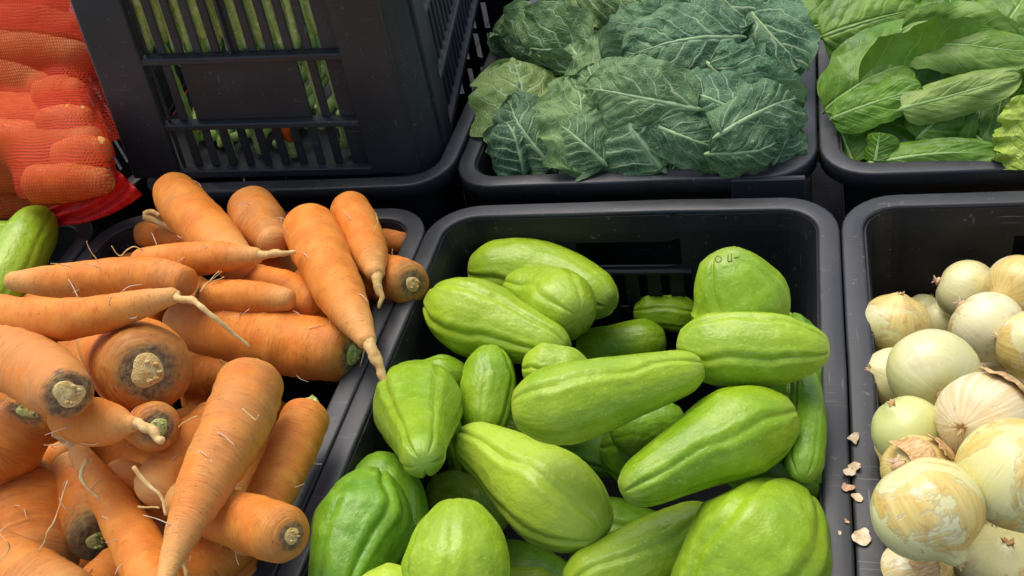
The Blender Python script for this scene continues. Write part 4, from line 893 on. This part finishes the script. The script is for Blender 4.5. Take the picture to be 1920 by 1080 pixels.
# ------------------------------------------------------------------ leaves
def leaf(name, label, cat, mat, base, tip, hw, z, prof=(.80, 2.2), roll=0., bend=0., arch=.0, tipcurl=0., ruff=(.05, 9), color=(0, 0, 0), seed=0, group=None, lob=.08, rib=None, ribr=.0021, near=None, wave=.02, asym=0., quiltk=1., pk=.035, stalk=.05):
    """base, tip: photograph pixels where the leaf starts and ends; hw: half width in pixels; z: (height of base, height of tip)"""
    P0, P1 = at(*base, z[0]), at(*tip, z[1])
    Lv = P1 - P0; L = np.linalg.norm(Lv); ax = Lv / L; mid = (P0 + P1) / 2; to = nrm(CAM - mid)
    side = nrm(np.cross(ax, to)); nor = np.cross(side, ax)            # nor points towards the viewer's side
    c, s = math.cos(roll), math.sin(roll); side, nor = side * c + nor * s, nor * c - side * s
    W = hw * px_size(mid)
    nu, nv = 84, 61; u = np.linspace(0, 1, nu)[:, None]; sv = np.linspace(-1, 1, nv)[None]
    w_ = W * np.clip(1 - np.abs(2 * u ** prof[0] - 1) ** prof[1], 0, 1) ** (1 / prof[1])
    q = lambda a, b, f, k: noise(np.stack(np.broadcast_arrays(a, b, np.full((nu, nv), seed * 5.3 + k)), -1), f, seed + k)
    edge = 1 + lob * q(u * 6, np.sign(sv) * 3., 1.7, 1) * np.abs(sv) + lob * .6 * q(u * 16, np.sign(sv) * 3., 1.6, 2) * np.abs(sv) ** 3
    x = sv * (1 + asym * np.sign(sv)) * w_ * edge
    if abs(bend) > 1e-3:
        k = bend / W; X = np.sin(x * k) / k; Zc = -(1 - np.cos(x * k)) / k
    else: X, Zc = x, 0 * x
    ph = seed * 1.7
    rf_ = ruff[0] * W * np.abs(sv) ** 2.2 * (np.sin(u * ruff[1] * 2.1 + ph + np.sign(sv) * 1.1) * .6 + q(u * ruff[1] * .8, np.sign(sv) * 2., 1, 3) * .9 + .5 * q(u * ruff[1] * 2.2, np.sign(sv) * 2., 1, 7)) * np.sin(np.pi * u) ** .35
    quilt = -.055 * W * (.5 + .5 * np.cos(2 * np.pi * (u * 7 - np.abs(sv) * 7 * .42))) * np.abs(sv) ** .6 * (1 - np.abs(sv)) * 1.2      # blade puffs up between side veins
    H2 = fbm(np.stack(np.broadcast_arrays(u * L / W * 1.6, sv * 1.6, np.full((nu, nv), seed * 3.1)), -1), 1.9, seed + 11, 3); quilt = quilt * quiltk + pk * W * (1 - 2 * np.abs(H2)) * np.clip(1.15 - np.abs(sv) ** 6, 0, 1)
    gen = wave * L * q(u * 2.2, sv * 1.6, 1, 4) + wave * .35 * L * q(u * 6, sv * 4, 1, 5)
    valley = -.035 * W * np.exp(-(sv / .07) ** 2) * (1 - u)
    ctr = arch * L * np.sin(np.pi * u); al = u * L
    if tipcurl:
        t = np.clip((u - .55) / .45, 0, 1); al = al - abs(tipcurl) * .35 * L * t ** 3 * .6; ctr = ctr - tipcurl * .30 * L * t ** 2
    H = Zc + rf_ + quilt + gen + valley + ctr
    V = P0 + al[..., None] * ax + X[..., None] * side + H[..., None] * nor
    org = A(*mid); org[2] = V[..., 2].min()
    root = thing(name, label, cat, org, group)
    o = mesh('blade', V, grid_faces(nu, nv), mat, root, org, grid_uv(nu, nv, False), color=(*color, 1))
    # the midrib stands proud of the under side and shows as a pale ridge above
    R = np.linspace(ribr * 1.3, ribr * .25, len(range(1, int(nu * .9), 3)) + 1); R[0] *= .35
    cl = V[1:int(nu * .9):3, nv // 2] - nor * (R[1:, None] * .55); st = cl[0] - ax * L * stalk - nor * L * stalk * .7
    C = np.vstack([st, cl])
    tube('midrib', C, R, rib or M_MIDRIB, root, org, 8)
    return root
G1 = 'bluish collard leaves piled in the crate'
def collard(label, *a, **k): return leaf('collard_leaf', label, 'leaf', M_COLLARD, *a, group=G1, **k)
n_ = 0
rf = random.Random(21)
for k, (x, y, an) in enumerate([(1000, 260, -.4), (1100, 300, .2), (1220, 310, 2.6), (1340, 290, .1), (1440, 250, .8), (1010, 170, -.5), (1130, 180, .3), (1260, 180, .2), (1400, 140, .1), (1040, 70, -.4), (1180, 60, 0), (1330, 50, .4), (1470, 60, 1.0), (1080, -20, .2), (1250, -30, .1), (1420, -40, .3)]):
    l = 120; c, s_ = math.cos(an), math.sin(an)
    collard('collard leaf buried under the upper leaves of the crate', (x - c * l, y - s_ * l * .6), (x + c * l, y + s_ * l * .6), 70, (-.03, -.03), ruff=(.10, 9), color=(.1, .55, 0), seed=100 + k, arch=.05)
CL = [  # label, base, tip, half width, heights, options
 ('light green collard leaf at the back left corner of the crate', (1110, 100), (920, 70), 66, (.02, .01), dict(color=(.35, .1, 0), arch=.05, seed=1)),
 ('yellowish collard leaf at the top of the crate behind the others', (1060, -20), (1260, 20), 55, (.03, .03), dict(color=(.5, .0, 0), seed=2)),
 ('narrow collard leaf with a dark folded edge at the left', (1110, 125), (915, 75), 32, (.02, .012), dict(roll=.9, bend=.8, color=(.1, .5, 0), seed=3)),
 ('grey green collard leaf at the top centre', (1270, -30), (1420, 50), 70, (.05, .05), dict(seed=4, color=(0, .1, 0), arch=.06)),
 ('pale narrow collard leaf pointing up past the centre', (1085, 190), (1180, 50), 42, (.02, .04), dict(color=(.45, .0, 0), bend=.5, seed=5)),
 ('small curled collard leaf beside the pale narrow one', (1110, 150), (1060, 75), 30, (.015, .02), dict(color=(.3, .1, 0), bend=1.0, seed=6)),
 ('broad collard leaf at the top middle with pale ribs', (1310, 30), (1130, 120), 66, (.055, .04), dict(color=(.1, .0, 0), arch=.09, seed=7)),
 ('broad bluish collard leaf along the upper right wall', (1395, -10), (1510, 130), 62, (.05, .03), dict(arch=.14, seed=8, color=(0, .1, 0), ruff=(.14, 10))),
 ('wide veined collard leaf in the upper middle of the pile', (1390, 70), (1165, 110), 78, (.06, .05), dict(color=(.05, .0, 0), arch=.12, seed=9, ruff=(.14, 9))),
 ('bluish collard leaf drooping at the middle right', (1330, 120), (1505, 205), 62, (.055, .02), dict(arch=.16, seed=10, ruff=(.15, 9))),
 ('large light green collard leaf upright at the left wall', (1000, 300), (960, 112), 74, (-.02, .03), dict(color=(.85, .0, 0), bend=.5, seed=11, ruff=(.10, 7), arch=.04)),
 ('rounded collard leaf folded before the light green one', (1040, 318), (950, 182), 52, (-.01, .03), dict(color=(.1, .3, 0), bend=1.1, seed=12, arch=.10)),
 ('yellow green collard leaf standing in the left middle', (1090, 330), (1075, 145), 62, (.0, .045), dict(color=(.55, .0, 0), bend=.6, seed=13, arch=.08)),
 ('collard leaf with a torn hole left of the centre', (1165, 240), (1105, 125), 62, (.03, .05), dict(color=(.35, .0, 0), seed=14, arch=.08, roll=.2)),
 ('crinkled grey green collard leaf in the centre of the pile', (1310, 205), (1100, 165), 60, (.055, .05), dict(color=(.25, .0, 0), arch=.13, seed=15, ruff=(.16, 11))),
 ('collard leaf with a ruffled rim right of the centre', (1430, 235), (1260, 165), 56, (.04, .055), dict(arch=.14, seed=16, ruff=(.16, 10), color=(.05, .0, 0))),
 ('collard leaf with a brown spot at the right of the pile', (1345, 255), (1500, 190), 50, (.045, .02), dict(arch=.15, seed=17, ruff=(.16, 9), color=(.1, .05, 0))),
 ('rolled dark bluish collard leaf at the front left corner', (985, 338), (945, 212), 66, (-.02, .035), dict(bend=2.0, color=(.0, .55, 0), seed=18, arch=.12, tipcurl=.5, roll=-.2)),
 ('small curled collard leaf in the front right corner', (1440, 330), (1490, 235), 40, (-.01, .02), dict(bend=1.0, color=(.0, .25, 0), seed=19, ruff=(.16, 9))),
 ('puckered collard leaf at the front right', (1330, 290), (1470, 255), 46, (.03, .02), dict(arch=.18, color=(.1, .1, 0), seed=20, ruff=(.14, 8))),
 ('collard leaf drooping over the front rim at the centre right', (1200, 225), (1395, 296), 46, (.045, .008), dict(arch=.12, color=(.1, .05, 0), seed=21, ruff=(.12, 8))),
 ('biggest collard leaf in front with a forked white midrib', (1240, 318), (1168, 175), 108, (.006, .050), dict(arch=.10, color=(.08, .05, 0), seed=22, ruff=(.09, 9), ribr=.0026)),
 ('ruffled collard leaf at the front left of the biggest one', (1135, 308), (1045, 232), 50, (.008, .03), dict(arch=.12, color=(.25, .05, 0), seed=23, ruff=(.16, 10))),
]
rl = random.Random(33)
for lab, b, t, hw, z, kw in CL: collard(lab, b, t, hw * 1.38, z, **{**dict(ruff=(rl.uniform(.22, .36), 11), wave=.05, lob=.14, pk=.022, quiltk=1.4, bend=rl.uniform(.5, 1.15), roll=rl.uniform(-.45, .45)), **kw, **dict(arch=kw.get('arch', 0) + rl.uniform(.05, .14))})
G2 = 'broad green leaves in the right hand crate'
def broad(label, *a, **k): return leaf('broad_leaf', label, 'leaf', M_SPINACH, *a, group=G2, rib=M_MIDRIB_D, **k)
for k, (x, y, an) in enumerate([(1620, 260, .2), (1750, 270, .1), (1850, 280, .2), (1640, 180, -.3), (1780, 200, .2), (1900, 200, .2), (1620, 100, .1), (1760, 110, 0), (1880, 100, .2), (1650, 10, .2), (1800, 20, 0), (1920, 0, .2), (1700, -60, .1), (1860, -60, .1), (1990, 120, .4), (1990, 250, .2)]):
    l = 120; c, s_ = math.cos(an), math.sin(an)
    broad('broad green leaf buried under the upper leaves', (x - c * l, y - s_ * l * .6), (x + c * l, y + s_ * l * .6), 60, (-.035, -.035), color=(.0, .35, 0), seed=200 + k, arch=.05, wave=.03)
BL = [
 ('dark broad leaf low at the front left of its crate', (1560, 250), (1700, 235), 44, (-.015, .0), dict(color=(.0, .45, 0), seed=31, arch=.06)),
 ('dark broad leaf low in the front middle', (1800, 290), (1690, 210), 46, (-.01, .01), dict(color=(.0, .55, 0), seed=32, arch=.06)),
 ('dull broad leaf low at the front right', (1880, 300), (1790, 220), 50, (-.01, .01), dict(color=(.0, .65, 0), seed=33, bend=.8)),
 ('upright dark leaf with a pale rib near the lettuce', (1850, 300), (1880, 180), 36, (-.01, .02), dict(color=(.0, .5, 0), seed=34, bend=.9)),
 ('small rounded leaf at the front left corner', (1600, 308), (1575, 240), 30, (-.02, .0), dict(color=(.05, .35, 0), seed=35, bend=.5)),
 ('bright leaf at the far top left of the right hand crate', (1480, 60), (1640, 20), 44, (.0, .03), dict(color=(.0, .1, 0), seed=36)),
 ('broad light leaf lying along the top left', (1540, 70), (1730, 15), 52, (.03, .04), dict(color=(.35, .0, 0), seed=37, arch=.09, roll=.25)),
 ('crumpled leaf at the top centre right', (1760, 60), (1860, -30), 46, (.035, .05), dict(color=(.1, .15, 0), seed=38, bend=.8, ruff=(.12, 8))),
 ('leaf at the top right corner of the picture', (1880, 60), (1960, -40), 52, (.04, .05), dict(color=(.3, .05, 0), seed=39, arch=.1)),
 ('mid green leaf under the long grey green one', (1575, 160), (1760, 60), 48, (.02, .045), dict(color=(.05, .1, 0), seed=40, arch=.08)),
 ('long bright leaf below the top row', (1690, 60), (1910, 70), 34, (.05, .05), dict(color=(.45, .0, 0), seed=41, arch=.05)),
 ('large dark hollow leaf in the middle', (1620, 205), (1900, 120), 72, (.015, .035), dict(color=(.0, .2, 0), seed=42, bend=-.7, arch=.02)),
 ('long leaf turned over to its grey green underside', (1680, 82), (1940, 100), 32, (.055, .05), dict(color=(.55, .1, 0), seed=43, arch=.07, bend=.5, wave=.02, roll=.5)),
 ('bright leaf with a rolled edge at the left middle', (1545, 205), (1715, 110), 50, (.012, .05), dict(color=(.30, .0, 0), seed=44, arch=.14, bend=.6, tipcurl=.25)),
 ('glossy leaf folded under the rolled edged one', (1560, 222), (1730, 165), 26, (.014, .04), dict(color=(.05, .05, 0), seed=45, arch=.06, bend=.5)),
 ('pale underside of a leaf slanting across the right middle', (1690, 205), (1915, 140), 26, (.03, .05), dict(color=(1.0, .0, 0), seed=46, roll=.3)),
 ('small lobed dark leaf above the front leaf', (1720, 260), (1790, 190), 32, (.005, .03), dict(color=(.0, .5, 0), seed=47, bend=.7)),
 ('curled leaf standing at the front left behind the front leaf', (1640, 302), (1650, 248), 26, (-.005, .015), dict(color=(.1, .25, 0), seed=48, bend=1.3)),
 ('long leaf lying along the front wall', (1625, 306), (1870, 282), 22, (-.008, .006), dict(color=(.10, .12, 0), seed=49, arch=.05, bend=.5)),
]
for lab, b, t, hw, z, kw in BL: broad(lab, b, t, hw * 1.75, z, **{**dict(ruff=(.14, 5), wave=.034, lob=.05, prof=(.80, 2.5), pk=.010, quiltk=.6, bend=rl.uniform(.4, 1.0), roll=rl.uniform(-.35, .45)), **kw})
leaf('lettuce_leaf', 'frilly yellow green lettuce leaf at the right edge', 'lettuce', M_LETTUCE, (1925, 320), (1935, 175), 62, (.0, .05), ruff=(.42, 13), lob=.3, wave=.03, bend=.5, color=(.3, 0, 0), seed=61, group='lettuce at the right edge', prof=(.6, 3.))
leaf('lettuce_leaf', 'crinkled lettuce leaf behind the frilly one at the right edge', 'lettuce', M_LETTUCE, (1965, 310), (1975, 165), 60, (.0, .055), ruff=(.40, 12), lob=.3, wave=.03, bend=.5, color=(.1, .1, 0), seed=62, group='lettuce at the right edge', prof=(.6, 3.))

# ------------------------------------------------------------------ red net sack of carrots
sk = Heap(nrm(A(.1, -.75, 1)), (-.86, .09, .022))
SK = [((-60, 372, 46), (60, 376, 44), (150, 372, 34)), ((-80, 310, 46), (60, 322, 44), (165, 312, 34)), ((-60, 262, 44), (50, 270, 44), (165, 268, 34)), ((120, 296, 32), (160, 288, 36), (188, 282, 26)),
      ((-50, 212, 42), (60, 218, 42), (150, 224, 28)), ((90, 232, 30), (130, 226, 32), (154, 222, 24)), ((-60, 150, 44), (30, 160, 42), (70, 165, 32)), ((80, 178, 28), (115, 172, 32), (138, 170, 24)), ((-40, 100, 44), (60, 104, 42), (140, 110, 34)), ((-40, 52, 44), (60, 50, 42), (130, 60, 34)), ((-20, 5, 40), (50, 2, 36), (100, 5, 30)),
      ((70, 345, 36), (140, 342, 36), (190, 340, 26))]
SL = ['lowest', 'second lowest', 'third lowest', 'stubby slanting', 'fourth lowest', 'short upright', 'short left hand', 'short slanting', 'third highest', 'second highest', 'topmost', 'thin lower right']
for i, k in enumerate(SK): carrot(SL[i] + ' carrot packed inside the red net sack', list(k), None, (.25, .0, .0), .35, (), 0, 400 + i, heap=sk, group='carrots packed in the red net sack')
def sack():
    c0 = sk.P.mean(0) + A(-.01, .075, -.01); X = sk.P - c0; Rr = sk.R + .0022
    nt_, nph = 120, 190; th = np.linspace(.0, np.pi, nt_)[:, None]; ph = np.linspace(0, 2 * np.pi, nph, endpoint=False)[None]
    D = np.stack(np.broadcast_arrays(np.sin(th) * np.cos(ph), np.sin(th) * np.sin(ph), np.cos(th)), -1); Dm = D.reshape(-1, 3)
    b = Dm @ X.T; disc = b * b - (np.sum(X * X, 1) - Rr ** 2)[None]
    hit = np.where((disc > 0) & (b > 0), b + np.sqrt(np.maximum(disc, 0)), 0).max(1).reshape(nt_, nph)
    e = np.sum((D / A(.17, .085, .15)) ** 2, -1) ** -.5
    floor_ = np.where(D[..., 2] < -.02, (c0[2] - .004) / np.maximum(-D[..., 2], .02), 9)
    r0 = np.minimum(np.maximum(hit, np.minimum(e, floor_)), np.maximum(floor_, hit)); r = r0.copy()
    for k in range(9):
        s = (r + np.roll(r, 1, 1) + np.roll(r, -1, 1) + np.vstack([r[:1], r[:-1]]) + np.vstack([r[1:], r[-1:]])) / 5; r = np.maximum(hit, s)
    r[0] = r[0].mean(); r[-1] = r[-1].mean()
    V = c0 + D * r[..., None]; 
    Mi = np.array(SLM.inverted()); Ml = np.array(SLM); Q = V @ Mi[:3, :3].T + Mi[:3, 3]                      # the net lies against the crate's side, not in it
    Q[..., 0] = np.where(Q[..., 1] > -.006, np.minimum(Q[..., 0], -.006 + .058 * Q[..., 2]), Q[..., 0]); V = Q @ Ml[:3, :3].T + Ml[:3, 3]
    V += (noise(V, 90, 3) * .0011)[..., None] * D
    org = A(c0[0], c0[1], V[..., 2].min()); root = thing('net_sack', 'bulging red net sack of carrots with a bright red hem at the upper left', 'sack', org)
    mesh('net', V, grid_faces(nt_, nph, True)[:, ::-1], M_NET, root, org, grid_uv(nt_, nph, True)[..., ::-1, :])
    pth = [(70, 412), (110, 404), (150, 396), (190, 380), (222, 360), (243, 342)]
    d = depth(at(200, 385, .012)); K = np.array([at(x, y, .012 + .006 * i) for i, (x, y) in enumerate(pth)]); C = spline(K, 30); T, N, B = frames(C)
    to = nrm(CAM - C.mean(0)); nu, nv = 30, 21; v = np.linspace(-1, 1, nv)[None]
    wd = np.linspace(.008, .017, 30)[:, None]; acr = nrm(np.cross(T, to)); fold = np.sin(v * 6.5 + np.linspace(0, 5, 30)[:, None]) * .0035 + .002 * noise(np.stack(np.broadcast_arrays(np.linspace(0, 6, 30)[:, None], v * 2, np.zeros((30, nv))), -1), 1, 2)
    V = C[:, None] + acr[:, None] * (v * wd)[..., None] + to * (fold + .006)[..., None]
    o = mesh('hem', V, grid_faces(nu, nv), M_HEM, root, org, grid_uv(nu, nv, False)); md = o.modifiers.new('thickness', 'SOLIDIFY'); md.thickness = .001
sack()
